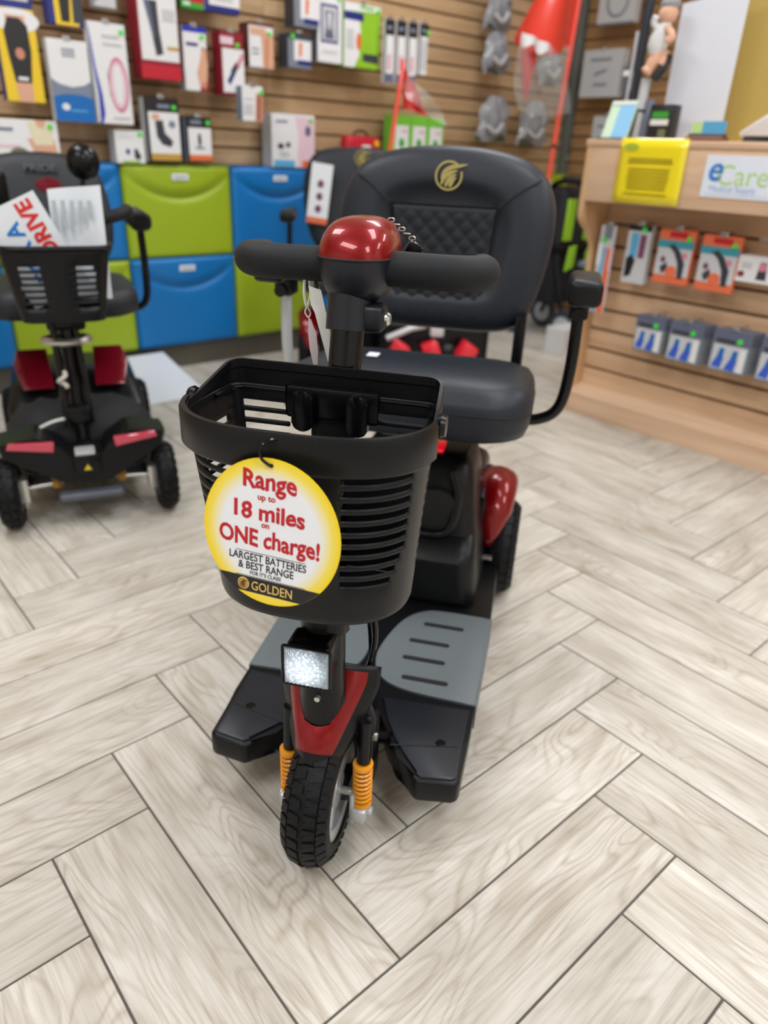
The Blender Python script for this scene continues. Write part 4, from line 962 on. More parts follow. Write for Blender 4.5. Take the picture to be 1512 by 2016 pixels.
on_wall('garment_box', 'white box picturing a cream bra top behind the small scooter seat', .80, 1.091, .8895, 1.028, -3.20, .06, 'white',
        [('p', 'skin', [(.60, .55), (.94, .55), (.98, 0), (.70, 0)]), ('p', 'cream', [(.62, .96), (.94, .96), (.92, .40), (.68, .40)]), ('p', 'skin', [(.72, 1), (.86, 1), (.82, .82), (.76, .82)]), ('r', 'pink', .05, .32, .5, .40), ('e', 'olive', .48, .15, .12, .18), ('r', 'grey', .2, .72, .44, .80)], dot=(.90, .86), peg=False)
on_wall('massager_box', 'large white and pink pictured box standing on the blue cabinet top', 2.058, 2.300, .8895, 1.114, -3.20, .085, 'white',
        [('p', 'pink', [(.58, .0), (1, .0), (1, .96), (.54, .96), (.62, .6)]), ('e', 'slate', .84, .70, .07, .10), ('r', 'sky', .04, .01, .52, .14), ('r', 'orange', .70, .01, 1, .14), ('e', 'charcoal', .20, .40, .07, .055), ('e', 'charcoal', .37, .43, .05, .05), ('r', 'grey', .10, .84, .36, .88), ('e', 'lgrey', .28, .26, .12, .05)], dot=(.90, .90), side='lgrey', peg=False)
for i, (a0, a1, z0, z1, lab) in enumerate(((2.165, 2.297, 1.455, 1.60, 'upper stack of clear elastic bandage packs with white label'), (2.130, 2.256, 1.297, 1.43, 'lower stack of clear elastic bandage packs with white label'))):
    on_wall('bandage_pack', lab, a0, a1, z0, z1, -3.16, .08, 'steel', [('r', 'white', .25, .22, .98, .80), ('p', 'orange', [(.46, .34), (.56, .34), (.60, .72), (.46, .74)]), ('r', 'navy', .40, .10, 1, .24), ('r', 'charcoal', 0, .86, 1, 1)], dot=(.18, .90), side='charcoal', group='bandage packs', peg=.17)
on_wall('torso_box', 'tall white box with a small grey figure of a vest', 2.306, 2.446, 1.336, 1.66, -3.18, .05, 'white',
        [('r', 'navy', .12, .24, .82, .70), ('r', 'lgrey', .18, .27, .76, .67), ('p', 'slate', [(.30, .62), (.64, .62), (.58, .46), (.66, .29), (.26, .29), (.36, .46)]), ('p', 'white', [(.40, .60), (.54, .60), (.50, .40), (.44, .40)]), ('r', 'lgrey', .2, .12, .8, .15), ('r', 'lgrey', .2, .80, .8, .84)], dot=(.86, .78), side='grey', group=G1)
on_wall('knee_sleeve_box', 'bright lime knee sleeve box with navy label next to the torso box', 2.450, 2.668, 1.330, 1.585, -3.17, .05, 'lime',
        [('p', 'white', [(0, 0), (.28, 0), (.42, .2), (.46, .55), (.40, .80), (0, .80)]), ('p', 'white', [(0, .86), (1, .92), (1, 1), (0, 1)]), ('e', 'orange', .40, .42, .07, .14), ('r', 'navy', .0, .74, .52, .86), ('p', 'charcoal', [(.52, .12), (.96, .10), (.96, .24), (.52, .24)]), ('r', 'kiwi', .42, .935, .8, .975), ('r', 'lgrey', .06, .3, .26, .6)], dot=(.92, .94), group=G1)
for i in range(4):
    a = 2.685 + i*.064
    on_wall('sock_pack', ['leftmost slim black topped pack in the row of four beside the pennant', 'second slim black topped pack in the row of four', 'third slim black topped pack in the row of four', 'rightmost slim black topped pack with white sleeve in the row of four'][i], a - .026, a + .030, 1.275 - (.0 if i < 3 else -.05), 1.54, -3.12 + .012*i, .02, 'white',
            [('r', 'black', 0, .76, 1, 1), ('r', 'charcoal', 0, 0, .12, .76)] + ([('r', 'rose', .36, .22, .60, .46), ('r', 'slate', .0, .02, 1, .16)] if i < 3 else [('r', 'lgrey', .2, .1, .9, .7)]) + [('r', 'grey', .2, .84, .7, .9)], dot=((.9, .84) if i == 3 else None), group='slim packs in a row')
gt = [on_wall('first_aid_carton', ['green and white carton with leaf mark, left of three on the cabinet', 'green and white carton with leaf mark, middle of three on the cabinet', 'green and white carton with leaf mark, right of three on the cabinet'][i], 2.805 + i*.124, 2.925 + i*.124, .8895, 1.150, -3.20, .08, 'kiwi',
        [('r', 'white', .12, .06, .88, .82), ('e', 'green', .5, .50, .16, .09), ('r', 'kiwi', .12, .84, .88, .95), ('r', 'rose', .5, .70, .8, .73)], group='green cartons', peg=False) for i in range(3)]
# red bag on the cabinet
rb_ = thing('first_aid_bag', 'red zipped bag with dark carry handle behind the second black seat', 'bag', MB_(2.605, -3.185, .8895))
part(rb_, 'bag_body', mat('red_nylon', (190, 12, 40), .55, bump=.3, bscale=200), lambda bm: loft(bm, [[(x, y + .04, z) for x, y in rrect(.23*k_, .075*k_, .03*k_, 4)] for z, k_ in ((0, .96), (.02, 1), (.12, 1), (.142, .96), (.150, .88))]))
part(rb_, 'carry_handle', mat('dark_webbing', (70, 24, 34), .7), lambda bm: tube(bm, cat([(-.05, .04, .148), (-.035, .04, .168), (0, .04, .176), (.035, .04, .168), (.05, .04, .148)], 5), .006, 8))
part(rb_, 'badge', pm('yellow'), lambda bm: prism(bm, ell(.075, .12, .014, .014), 'y', -.003, .004), smooth=False)
part(rb_, 'print', pm('white'), lambda bm: box(bm, -.02, .035, -.002, .003, .095, .112), smooth=False)
# grey plastic bags hanging by the corner
M_bagp = mat('grey_poly', (150, 154, 160), .25, coat=.5, bump=.8, bscale=26)
def poly_bag(label, a, b, z, w_, h_, seed, lean=0):
    rnd = random.Random(seed); t = thing('parts_bag', label, 'bag', MB_(a, b, z), 'grey part bags on hooks')
    ph = [rnd.uniform(0, 6) for _ in range(6)]
    def f(bm):
        rings = []
        for k in range(11):
            v = k/10; wv = w_/2 * (.30 + .70*sin(min(1, (1 - v)*1.5 + .12)*pi/2)) * (1 + .14*sin(v*9 + ph[0]))
            d = .030*sin(pi*min(1, (1 - v)*.92 + .08)) + .008
            rings.append([(lean*v + wv*cos(2*pi*j/18)*(1 + .10*sin(3*j + ph[1] + v*5)), d*sin(2*pi*j/18)*(1 + .35*sin(2.6*j + ph[2] + 7*v)), v*h_ + (.022*sin(j*1.1 + ph[3]) if k == 0 else 0)) for j in range(18)])
        loft(bm, rings)
    part(t, 'bag_body', M_bagp, f, ang=25)
    part(t, 'tube_end', pm('lgrey'), lambda bm: tube(bm, cat([(-.3*w_, -.032, .06), (-.05*w_, -.045, .03), (.22*w_, -.036, .075)], 5), .012, 8))
    part(t, 'hang_hook', HOOK, lambda bm: tube(bm, [(lean, -.02, h_ - .004), (lean, (b - B0) - .012, h_)], .0035, 8))
poly_bag('grey poly bag of parts at the top edge by the large orange flag', 3.53, -3.2, 1.60, .19, .22, 1)
poly_bag('grey poly bag of parts, middle of the left column near the corner', 3.545, -3.2, 1.405, .19, .185, 2)
poly_bag('grey poly bag of parts, lowest on the left near the corner', 3.56, -3.2, 1.07, .24, .215, 3, .02)
poly_bag('grey poly bag of parts, lowest on the right beside the orange pole', 3.93, -3.2, 1.06, .25, .225, 4, .03)
poly_bag('grey poly bag of parts behind the clear pennant wrapper', 4.03, -3.2, 1.385, .20, .18, 5)
# white fitting boxes on the right-hand slatted wall
def on_wallc(name, label, b0, b1, z0, z1, af, d, body, prints, **k):
    k.setdefault('peg', (A1 - af) - .012)
    return package(name, label, b1 - b0, z1 - z0, d, MC_(af, (b0 + b1)/2, z0), body, prints, **k)
on_wallc('fitting_box', 'grey blister box with round ring picture at the top edge right of the post', -3.11, -2.86, 1.70, 1.93, 4.3, .06, 'lgrey', [('e', 'grey', .52, .46, .30, .34), ('e', 'lgrey', .52, .46, .24, .27), ('r', 'grey', 0, 0, 1, .03)])
on_wallc('fitting_box', 'grey blister box with grey lettering hanging right of the grey post', -3.165, -2.895, 1.325, 1.575, 4.3, .08, 'lgrey', [('r', 'grey', .2, .76, .75, .82), ('p', 'grey', [(.34, .44), (.66, .54), (.66, .60), (.34, .52)]), ('r', 'grey', .34, .24, .7, .30)], side='grey')
on_wallc('fitting_box', 'slim dark pack beside the grey blister box', -2.86, -2.79, 1.34, 1.50, 4.32, .05, 'slate', [('r', 'lgrey', .3, .1, .8, .9)])
on_wallc('fitting_box', 'small grey pack low on the right-hand wall behind the brochure', -3.03, -2.86, 1.10, 1.225, 4.3, .05, 'lgrey', [('r', 'grey', .2, .5, .8, .6)])

# ------------------------------------------------------------------ ramp on the floor
rp = thing('threshold_ramp', 'flat white threshold ramp lying against the blue cabinet', 'ramp', MB_(1.28, -2.99, 0))
part(rp, 'ramp_plate', mat('ramp_white', (214, 220, 230), .5, var=.04, bscale=40), lambda bm: prism(bm, [(-.215, .002), (-.215, .006), (.205, .098), (.205, .070), (.19, .070)], 'x', -.14, .145, 0, 1))
part(rp, 'ramp_foot', M_blk2, lambda bm: box(bm, -.12, .12, .17, .20, 0, .072))

# ================================================================== SECOND SCOOTER behind the main seat
M2 = Matrix.Translation((-.173, 3.42, 0)) @ Matrix.Rotation(radians(4), 4, 'Z')
s2 = thing('mobility_scooter', 'black and red scooter with gold emblem half hidden behind the main seat', 'mobility scooter', M2)
def b2(sc_, dy):
    half = cat([(0, .56, 0), (.15, .565, 0), (.205, .62, 0), (.235, .74, 0), (.235, .86, 0), (.200, .945, 0), (.13, .978, 0), (0, .988, 0)], 5)
    L = [(p.x, p.y) for p in half]; O = L + [(-x, z) for x, z in reversed(L[1:-1])]
    return [(x*sc_, .15*(.77 + (z - .77)*sc_ - .6) + dy, .77 + (z - .77)*sc_) for x, z in O]
k2 = part(s2, 'backrest', M_vinyl, lambda bm: loft(bm, [b2(*q) for q in ((.85, .08), (.97, .07), (1.0, .04), (.98, .012), (.93, .002), (.8, -.004), (.4, -.005))]), ang=80)
part(k2, 'gold_emblem', M_gold, lambda bm: emblem_bm(bm, .032, Matrix.Translation((.015, .15*.34 - .014, .945)) @ FRONT))
ct2 = part(k2, 'price_card', M_white, lambda bm: box(bm, -.045, .045, -.002, .002, -.12, .12, 0, 1, Matrix.Translation((-.165, -.015, .80)) @ Matrix.Rotation(radians(7), 4, 'Y')), smooth=False)
part(ct2, 'card_print', pm('coral'), lambda bm: [box(bm, -.045, .045, -.0035, -.0015, -.12, -.095, 0, 1, Matrix.Translation((-.165, -.015, .80)) @ Matrix.Rotation(radians(7), 4, 'Y'))], smooth=False)
for i in range(3): part(ct2, 'card_print', pm('mauve'), lambda bm: prism(bm, ell(.0, -.06 + .05*i, .014, .016, 14), 'y', -.0035, -.0015, 0, 1, Matrix.Translation((-.165, -.015, .80)) @ Matrix.Rotation(radians(7), 4, 'Y')), smooth=False)
part(s2, 'seat_cushion', M_vinyl, lambda bm: loft(bm, [[(x*s_, -.17 + y*s_, z) for x, y in rrect(.46, .40, .09, 7)] for s_, z in ((.86, .43), (.97, .44), (1, .47), (.98, .50), (.9, .515), (.5, .52))]), ang=80)
part(s2, 'seat_post', M_gloss, lambda bm: tube(bm, [(0, -.14, .25), (0, -.14, .45)], .028, 14))
part(s2, 'rear_body', M_blk2, lambda bm: box(bm, -.17, .17, -.22, .14, .10, .30, .04, 3))
for s in (-1, 1):
    wheel(s2, 'rear_tyre', s*.225, -.03, .115, .035, M_silv, 18)
    part(s2, 'red_fender', M_red, lambda bm: loft(bm, [[(s*.20 + .06*k_*cos(2*pi*j/14), -.06 - .12*cos(a), .18 + .13*sin(a) + .03*k_*sin(2*pi*j/14)) for j in range(14)] for a, k_ in ((.0, .3), (.5, .8), (1.2, 1), (1.9, 1), (2.6, .8), (3.0, .3))]), ang=80)
    part(s2, 'armrest', M_blk, lambda bm: [box(bm, s*.29 - .03, s*.29 + .03, -.28, -.02, .70, .745, .015, 2), tube(bm, cat([(s*.2, -.1, .45), (s*.27, -.1, .47), (s*.29, -.1, .55), (s*.29, -.1, .71)], 5), .011, 10)])
part(s2, 'deck', M_blk, lambda bm: box(bm, -.19, .19, -.215, -.10, .08, .12, .015, 2))
part(s2, 'folded_tiller', M_gloss, lambda bm: tube(bm, [(-.10, -.20, .10), (-.10, -.20, .44)], .018, 12))
# red and black travel scooter parts seen below the backrest
kc = thing('folding_scooter', 'red and black folded scooter glimpsed under the main backrest', 'mobility scooter', Matrix.Translation((.17, 3.05, 0)) @ Matrix.Rotation(radians(8), 4, 'Z'))
part(kc, 'base_frame', M_blk2, lambda bm: [box(bm, -.22, .24, -.04, .14, .06, .36, .03, 3)])
for x, rz in ((-.16, .5), (-.02, -.35), (.12, .55)):
    part(kc, 'red_shell', mat('red_shell', (214, 24, 44), .3, coat=.6), lambda bm: box(bm, -.035, .035, -.05, .03, -.035, .045, .012, 2, Matrix.Translation((x, -.10, .245)) @ Matrix.Rotation(rz, 4, 'Y')))
part(kc, 'silver_lever', M_silv, lambda bm: [tube(bm, [(-.20, -.06, .29), (-.10, -.05, .33), (-.04, -.04, .34)], .014, 10)])
part(kc, 'white_cap', pm('lgrey'), lambda bm: box(bm, -.02, .035, -.07, -.02, .30, .345, .006, 2))
for s in (-1, 1):
    wheel(kc, 'wheel', s*.25, .06, .09, .025, M_silv, 16)
part(kc, 'hump', M_blk, lambda bm: box(bm, .02, .10, -.08, .05, .19, .27, .03, 3))

# ------------------------------------------------------------------ lime rollator by the counter end
ro = thing('rollator', 'black and lime green rollator standing between the main seat and the counter', 'rollator', MB_(3.75, -2.72, 0))
for s in (-1, 1):
    part(ro, 'side_frame', M_blk2, lambda bm: [tube(bm, cat([(s*.13 - .02, -.18, .10), (s*.13, -.05, .45), (s*.13, .05, .80), (s*.13, -.06, .875)], 6), .014, 10), tube(bm, [(s*.13, .20, .10), (s*.13, .02, .52)], .013, 10)])
    part(ro, 'lime_panel', pm('lime'), lambda bm: prism(bm, [(s*.095 - .035, .56), (s*.095 + .035, .56), (s*.095 + .045, .78), (s*.095 - .03, .78)], 'y', -.09, -.075, .003, 1))
    part(ro, 'lime_panel', pm('lime'), lambda bm: prism(bm, [(s*.09 - .04, .40), (s*.09 + .03, .42), (s*.09 + .04, .54), (s*.09 - .02, .53)], 'y', -.13, -.115, .003, 1))
    for yy in (-.18, .20):
        w_ = part(ro, 'wheel', pm('charcoal', .6), lambda bm: lathe(bm, [(.06, -.014), (.092, -.012), (.098, 0), (.092, .012), (.06, .014)], 28, Matrix.Translation((s*.15, yy, .098)) @ Matrix.Rotation(pi/2, 4, 'Y')))
        part(w_, 'hub', pm('lgrey'), lambda bm: lathe(bm, [(.0005, -.015), (.03, -.016), (.062, -.012), (.062, .012), (.03, .016), (.0005, .015)], 24, Matrix.Translation((s*.15, yy, .098)) @ Matrix.Rotation(pi/2, 4, 'Y')))
    part(ro, 'hand_grip', M_foam, lambda bm: tube(bm, [(s*.13, -.17, .868), (s*.13, -.03, .876)], .018, 12))
part(ro, 'seat_board', M_blk, lambda bm: box(bm, -.16, .16, -.10, .14, .505, .54, .012, 2))
part(ro, 'fabric_bag', M_bag, lambda bm: box(bm, -.14, .14, -.07, .06, .20, .84, .03, 3))
part(ro, 'grey_guard', pm('grey'), lambda bm: [tube(bm, cat([(-.03, -.15, .44), (.05, -.17, .43), (.09, -.18, .36), (.07, -.18, .28)], 6), .018, 10)])
part(ro, 'beige_guard', pm('olive'), lambda bm: [tube(bm, cat([(-.06, -.16, .30), (.0, -.18, .28), (.03, -.18, .20), (.0, -.18, .14)], 6), .022, 10)])
part(ro, 'red_strap', pm('maroon'), lambda bm: box(bm, -.11, -.075, -.19, -.17, .12, .26, .004, 1))
wb = package('white_carton', 'small white carton on the floor in front of the rollator', .20, .14, .12, MB_(3.47, -2.36, 0), 'white', [('r', 'pink', .15, .2, .8, .6), ('r', 'lgrey', .15, .7, .8, .8)], peg=False)

# ------------------------------------------------------------------ safety flags
M_flagp = mat('orange_fibre_pole', (236, 78, 62), .35, coat=.3)
M_flag = mat('orange_flag', (226, 62, 48), .28, coat=.6)
M_clear = mat('clear_wrap', (225, 228, 228), .06, trans=0.0, alpha=.22, coat=1.0)
f1 = thing('safety_flag', 'small red pennant on a thin orange pole rising behind the main seat', 'flag', MB_(2.36, -2.75, 0))
part(f1, 'pole', M_flagp, lambda bm: tube(bm, [(-.13, 0, .30), (.034, 0, .983), (.094, 0, 1.334)], .0095, 10))
part(f1, 'pennant', mat('red_pennant', (190, 20, 26), .35, coat=.4), lambda bm: grid(bm, lambda s, t: (.098 + .155*s*(1) - .03*s*(1 - t), .008*sin(s*9), 1.325 - s*.19*(1) - (1 - t)*(.17)*(1 - s) - .005*t), 12, 8))
part(f1, 'clear_wrap', M_clear, lambda bm: grid(bm, lambda s, t: (.11 + .25*s, -.01 + .012*sin(s*8 + t*3), 1.29 - .15*s - .10*t*(1 - .5*s)), 10, 6))
f2 = thing('safety_flag', 'large bright orange safety flag on a long leaning pole beside the grey post', 'flag', MB_(3.50, -2.75, 0))
part(f2, 'pole', M_flagp, lambda bm: tube(bm, [(.0, 0, .20), (.058, 0, .833), (.129, 0, 1.704), (.155, 0, 2.05)], .0125, 12))
part(f2, 'pole_tie', M_blk2, lambda bm: tube(bm, [(.075, 0, 1.03), (.077, 0, 1.045)], .015, 12))
part(f2, 'flag_cloth', M_flag, lambda bm: grid(bm, lambda s, t: (.145 - .040*t - s*(.16 + .30*t), -.02 + .020*sin(s*7 + t*2), 1.95 - t*(.44 + .06*sin(s*3)) - .02*s), 20, 12))
wp = part(f2, 'clear_wrap', M_clear, lambda bm: grid(bm, lambda s, t: (.06 - .42*s + .05*t, -.035 + .020*sin(s*11 + t*5), 1.50 - .30*t - .03*sin(s*pi)), 16, 10))
part(f2, 'wrapped_pennant', mat('red_pennant2', (196, 36, 40), .4, coat=.4), lambda bm: prism(bm, [(-.305, 1.445), (-.175, 1.445), (-.225, 1.225)], 'y', -.02, -.016), smooth=False)
part(f2, 'white_band', pm('white'), lambda bm: grid(bm, lambda s, t: (-.34 + .25*s, -.045 + .01*sin(s*14), 1.515 - .035*s - .045*t*(1 + .3*sin(s*13))), 14, 4))

# ================================================================== COUNTER DISPLAY
HF = HA - .0005
ys = thing('notice_sheet', 'bright yellow laminated notice taped to the counter header', 'sign', MC_(HF - .009, -1.491, .843))
part(ys, 'sheet', mat('yellow_laminate', (244, 222, 30), .12, coat=.8), lambda bm: grid(bm, lambda s, t: (-.127 + .254*s, -.003*sin(s*pi), .205*t), 10, 6))
sl = ys.children[0].modifiers.new('s', 'SOLIDIFY'); sl.thickness = .0012
M_ycopy = mat('notice_ink', (146, 128, 18), .4)
for i, (z, wd) in enumerate(((.140, .165), (.130, .170), (.108, .160), (.096, .155), (.084, .160), (.072, .158), (.060, .150), (.048, .150), (.030, .165))):
    part(ys, 'text_line', M_ycopy, lambda bm: box(bm, -wd/2, wd/2, -.0060, -.0040, z, z + .0034), smooth=False)
part(ys, 'logo_mark', mat('notice_logo', (170, 190, 60), .4), lambda bm: prism(bm, ell(-.080, .178, .028, .012), 'y', -.0050, -.0030), smooth=False)
es = thing('logo_sign', 'white plastic sign with blue and green ecare lettering on the counter header', 'sign', MC_(HF - .002, -1.13, .880))
part(es, 'sign_plate', mat('sign_white', (226, 232, 244), .35), lambda bm: box(bm, -.165, .165, -.002, .0015, 0, .124, .001, 1))
label_text(es, 'e', -.128, .082, -.0026, .105, mat('logo_blue', (52, 130, 206), .4), bold=.002, shear=.15)
label_text(es, 'Care', -.035, .064, -.0026, .085, mat('logo_green', (178, 214, 130), .4), shear=.0)
label_text(es, 'Medical Supply', -.060, .026, -.0026, .026, mat('logo_pale_blue', (140, 176, 220), .4))
part(es, 'fine_print', mat('logo_grey', (196, 204, 220), .4), lambda bm: box(bm, -.15, .06, -.0026, -.0018, .0085, .0115), smooth=False)
G2 = 'packs hung on the counter slats'
def on_counter(name, label, b0, b1, z0, z1, d, body, prints, af=2.585, **k):
    k.setdefault('peg', (SA - af) - .001)
    return package(name, label, b1 - b0, z1 - z0, d, MC_(af, (b0 + b1)/2, z0), body, prints, **k)
on_counter('pen_set', 'narrow set of blue and red ribbon straps hanging at the counter end', -1.712, -1.645, .43, .755, .006, 'lgrey', [('r', 'white', 0, .55, .30, .80), ('p', 'sky', [(.15, 0), (.40, 0), (.55, .75), (.35, .75)]), ('p', 'coral', [(.50, .0), (.95, .0), (.90, .75), (.60, .75)]), ('r', 'pink', .85, .5, 1, .78), ('r', 'steel', .3, .85, .8, 1)], dot=(.40, .84))
on_counter('tool_pack', 'tall clear pack with black grip tool and blue strip', -1.592, -1.497, .560, .768, .03, 'lgrey', [('r', 'black', 0, .90, 1, 1), ('r', 'sky', .20, .45, .50, .86), ('r', 'mauve', .58, .45, .84, .84), ('p', 'black', [(.12, .10), (.38, .14), (.50, .40), (.30, .50), (.10, .42)])], dot=(.72, .925))
for i, (b0, b1, z0, z1) in enumerate(((-1.462, -1.325, .580, .766), (-1.297, -1.160, .578, .762))):
    on_counter('strap_pack', ['orange and teal card with black curved strap, left of two', 'orange and teal card with black curved strap, right of two'][i], b0, b1, z0, z1, .02, 'coral',
        [('r', 'lgrey', .02, .16, .98, .74), ('r', 'teal', 0, .66, 1, .80), ('p', 'charcoal', [(.30, .70), (.50, .58), (.64, .40), (.70, .12), (.84, .12), (.84, .40), (.66, .62), (.46, .74)]), ('p', 'charcoal', [(.16, .30), (.34, .40), (.40, .26), (.24, .18)]), ('e', 'coral', .50, .22, .16, .12), ('e', 'mauve', .22, .44, .07, .06), ('e', 'rose', .80, .54, .07, .06), ('r', 'red', .30, .86, .78, .95)], dot=(.86, .84), group=G2)
t = on_counter('hook_box', 'small white box with header card at the right edge of the counter', -1.158, -1.02, .625, .71, .09, 'white', [('r', 'lgrey', .1, .5, .35, .75), ('p', 'charcoal', [(.50, .15), (.75, .15), (.70, .80), (.55, .80)]), ('e', 'rose', .62, .62, .10, .16), ('r', 'maroon', .05, .2, .2, .4)], dot=(.9, 1.30), peg=False)
part(t, 'header_card', pm('white'), lambda bm: box(bm, -.055, .069, .085, .089, .07, .145, .001, 1))
part(t, 'hang_hook', HOOK, lambda bm: tube(bm, [(0, .07, .135), (0, SA - 2.585, .137)], .003, 8))
for i, (b0, b1, z0, z1, n) in enumerate(((-1.475, -1.345, .328, .462, 3), (-1.335, -1.195, .320, .464, 4), (-1.168, -1.022, .322, .468, 4), (-1.0, -.86, .322, .468, 3))):
    for k in range(n):
        lab = 'clear blister pack of blue ear plugs, %s pack of the %s stack' % (['front', 'second', 'third', 'last'][k], ['leftmost', 'second', 'third', 'cut-off right'][i])
        af = 2.560 + .020*k + (0.0)
        on_counter('blister_pack', lab, b0 + .004*k, b1 - .012 + .004*k, z0, z1, .012, 'steel', [('r', 'lgrey', .05, .06, .95, .64), ('r', 'slate', 0, .68, 1, 1), ('r', 'charcoal', .1, .68, .6, .78), ('p', 'cobalt', [(.08, .10), (.34, .08), (.38, .34), (.20, .36)]), ('p', 'blue', [(.20, .34), (.36, .34), (.36, .56), (.24, .56)]), ('p', 'cobalt', [(.44, .08), (.70, .06), (.74, .32), (.56, .34)]), ('p', 'blue', [(.56, .32), (.72, .32), (.72, .54), (.60, .54)]), ('r', 'white', .78, .06, .92, .60)] if k == 0 else [('r', 'lgrey', .05, .06, .95, .64), ('r', 'slate', 0, .68, 1, 1)], dot=(.72, .77), af=af, group='blister packs of ear plugs', peg=((SA - af) - .001) if k == 0 else False)
# --- on top of the counter
CT = 1.0435
bh = thing('brochure_holder', 'tilted holder of pale green and blue leaflets on the counter corner', 'brochure', MC_(2.545, -1.700, CT))
tl = Matrix.Rotation(radians(-20), 4, 'X')
part(bh, 'leaflet', mat('leaflet_mint', (206, 230, 206), .4), lambda bm: box(bm, -.052, .052, 0, .012, .006, .135, .001, 1, tl))
part(bh, 'leaflet_band', mat('leaflet_blue', (140, 196, 236), .4), lambda bm: box(bm, -.012, .051, -.0012, .0002, .008, .118, 0, 1, tl), smooth=False)
part(bh, 'leaflet_title', pm('white'), lambda bm: box(bm, -.045, .045, -.0022, -.001, .120, .132, 0, 1, tl), smooth=False)
part(bh, 'stand', M_blk2, lambda bm: [box(bm, -.055, .055, -.012, .06, 0, .006), box(bm, -.055, .055, .013, .018, .004, .11, 0, 1, tl)])
cn = thing('pen_cup', 'black square cup with green and white label on the counter', 'cup', MC_(2.60, -1.540, CT))
part(cn, 'cup_body', pm('black'), lambda bm: box(bm, -.043, .043, -.03, .03, 0, .112, .005, 2))
part(cn, 'cup_label', pm('green'), lambda bm: box(bm, -.030, .030, -.0312, -.0298, .070, .090), smooth=False)
part(cn, 'cup_label', pm('white'), lambda bm: box(bm, -.034, .034, -.0312, -.0298, .048, .066), smooth=False)
part(cn, 'cup_label', pm('olive'), lambda bm: box(bm, .002, .030, -.0312, -.0298, .010, .036), smooth=False)
bd = thing('poster_board', 'large blank white board standing upright on the counter', 'board', MC_(2.70, -1.475, CT))
part(bd, 'board_panel', mat('board_white', (226, 230, 240), .5), lambda bm: prism(bm, [(-.135, .0), (.095, .0), (.096, .445), (-.135, .420)], 'y', 0, .006, .001, 1))
part(bd, 'board_foot', M_blk2, lambda bm: box(bm, -.13, .09, .006, .05, 0, .012))
cd = thing('card_stand', 'low card stand with green and blue card on a dark brown base', 'card holder', MC_(2.57, -1.358, CT))
part(cd, 'card', pm('sky'), lambda bm: box(bm, -.02, .062, -.002, .002, .022, .060), smooth=False)
part(cd, 'card_band', mat('leaflet_lime', (190, 224, 150), .4), lambda bm: box(bm, -.055, -.018, -.003, .002, .022, .058), smooth=False)
part(cd, 'base', mat('walnut', (120, 66, 40), .4), lambda bm: box(bm, -.065, .070, -.022, .022, 0, .014, .003, 1))
part(cd, 'tray', pm('charcoal'), lambda bm: box(bm, -.06, .065, -.012, .012, .014, .024, .002, 1))
cdt = thing('card_terminal', 'white payment terminal tilted up at the right end of the counter', 'card terminal', MC_(2.56, -1.185, CT))
part(cdt, 'terminal_body', pm('white'), lambda bm: prism(bm, [(-.07, .018), (-.07, .030), (.10, .125), (.11, .110), (.05, .018)], 'y', -.0, .11, .005, 2, Matrix.Rotation(radians(-14), 4, 'Z')))
part(cdt, 'screen', pm('slate', .15), lambda bm: box(bm, -.02, .09, .02, .09, .0, .0015, 0, 1, Matrix.Rotation(radians(-14), 4, 'Z') @ Matrix.Translation((-.005, 0, .068)) @ Matrix.Rotation(radians(-29), 4, 'Y')), smooth=False)
part(cdt, 'terminal_base', pm('charcoal'), lambda bm: box(bm, -.05, .08, .01, .09, 0, .019, .004, 1))
mg = part(None, 'wall_pillar', mat('mustard_paint', (186, 160, 84), .7), lambda bm: box(bm, 0, .55, 0, .16, 0, CEIL - CT)); mg.matrix_world = MC_(2.80, -1.43, CT); struct(mg)
lp = thing('display_pole', 'slim black display pole standing on the counter beside the plush doll', 'pole', MC_(2.62, -1.690, CT))
part(lp, 'pole_tube', mat('dark_pole', (38, 42, 54), .4), lambda bm: [tube(bm, [(0, 0, 0), (0, 0, .10)], .010, 12), tube(bm, [(0, 0, .10), (.0, 0, .22)], .014, 12), tube(bm, [(.0, 0, .22), (.006, 0, .62)], .017, 12)])
part(lp, 'foot_plate', M_blk2, lambda bm: lathe(bm, [(.0005, .006), (.017, .006), (.020, 0), (.0005, 0)], 20))
ws = thing('price_strip', 'thin white plastic strip standing beside the black pole', 'strip', MC_(2.62, -1.717, CT))
part(ws, 'strip', pm('lgrey'), lambda bm: [box(bm, -.005, .005, -.002, .002, 0, .20), box(bm, -.004, .014, -.003, .003, .20, .34)])
part(ws, 'strip_clip', pm('white'), lambda bm: box(bm, -.03, .002, -.003, .003, .205, .222, .002, 1))
M_plush = mat('plush_peach', (226, 178, 152), .85, bump=.5, bscale=160); M_plw = mat('plush_white', (224, 224, 226), .8, bump=.4, bscale=160)
dl = thing('plush_doll', 'small peach plush doll in white clothes hanging from the black pole', 'doll', MC_(2.60, -1.600, CT))
def blob(bm, c, r, n=14, m_=9):
    rings = [[(c[0] + r[0]*sin(pi*i/m_)*cos(2*pi*k/n), c[1] + r[1]*sin(pi*i/m_)*sin(2*pi*k/n), c[2] - r[2]*cos(pi*i/m_)) for k in range(n)] for i in range(1, m_)]
    loft(bm, rings)
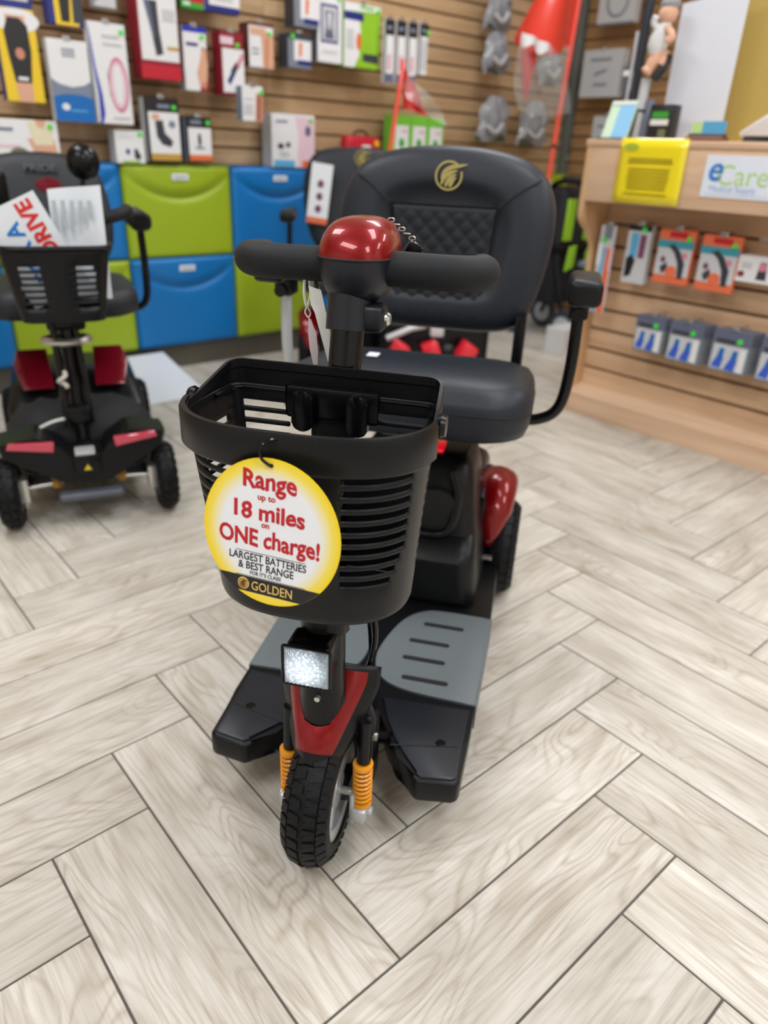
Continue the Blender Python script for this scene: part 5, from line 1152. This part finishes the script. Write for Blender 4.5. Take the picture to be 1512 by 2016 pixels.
part(dl, 'body', M_plw, lambda bm: loft(bm, [[(cx + rx*cos(2*pi*k/14), .0 + ry*sin(2*pi*k/14), z) for k in range(14)] for cx, rx, ry, z in ((-.018, .008, .01, .255), (-.018, .026, .026, .265), (-.016, .034, .030, .290), (-.012, .033, .03, .315), (-.006, .026, .026, .340), (.0, .018, .018, .352))]), ang=80)
part(dl, 'head', M_plush, lambda bm: blob(bm, (.004, 0, .378), (.032, .030, .030)), ang=80)
part(dl, 'hat', mat('plush_grey', (150, 150, 154), .85), lambda bm: blob(bm, (.004, .004, .405), (.034, .03, .022)), ang=80)
part(dl, 'arm', M_plush, lambda bm: tube(bm, cat([(.012, -.01, .335), (.036, -.02, .322), (.046, -.024, .305), (.030, -.028, .296)], 5), [.012] * 15 + [.008], 10), ang=80)
part(dl, 'arm', M_plw, lambda bm: tube(bm, cat([(-.02, -.01, .340), (-.034, -.016, .352), (-.028, -.020, .372)], 5), .011, 10), ang=80)
part(dl, 'leg', M_plush, lambda bm: tube(bm, cat([(-.008, 0, .270), (-.016, -.008, .245), (-.026, -.014, .222), (-.034, -.022, .206)], 5), [.020] * 8 + [.018, .018, .017, .017, .019, .020, .018, .010], 12), ang=80)
part(dl, 'leg', M_plush, lambda bm: tube(bm, cat([(.006, .01, .270), (.012, .006, .250), (.006, 0, .232)], 5), .016, 10), ang=80)
part(dl, 'black_shoe', pm('black', .4), lambda bm: tube(bm, cat([(.030, .012, .262), (.022, .008, .232), (.004, .0, .204), (-.006, -.004, .188)], 5), [.012] * 6 + [.016] * 9 + [.010], 10), ang=80)
part(dl, 'hanging_cord', M_string, lambda bm: tube(bm, [(.0, .012, .40), (-.06, .02, .47), (-.088, .02, .48)], .002, 6))
cl = thing('pen_bundle', 'grey and white rolled papers standing in a clear tube between the pole and the cup', 'paper', MC_(2.61, -1.640, CT))
part(cl, 'roll', pm('lgrey'), lambda bm: [tube(bm, [(-.012, 0, 0), (-.004, 0, .195)], .017, 12)])
part(cl, 'roll', pm('grey'), lambda bm: tube(bm, [(.016, .01, 0), (.026, .01, .13)], .014, 12))
part(cl, 'clip_band', pm('black'), lambda bm: tube(bm, [(-.008, 0, .092), (-.0075, 0, .10)], .019, 12))
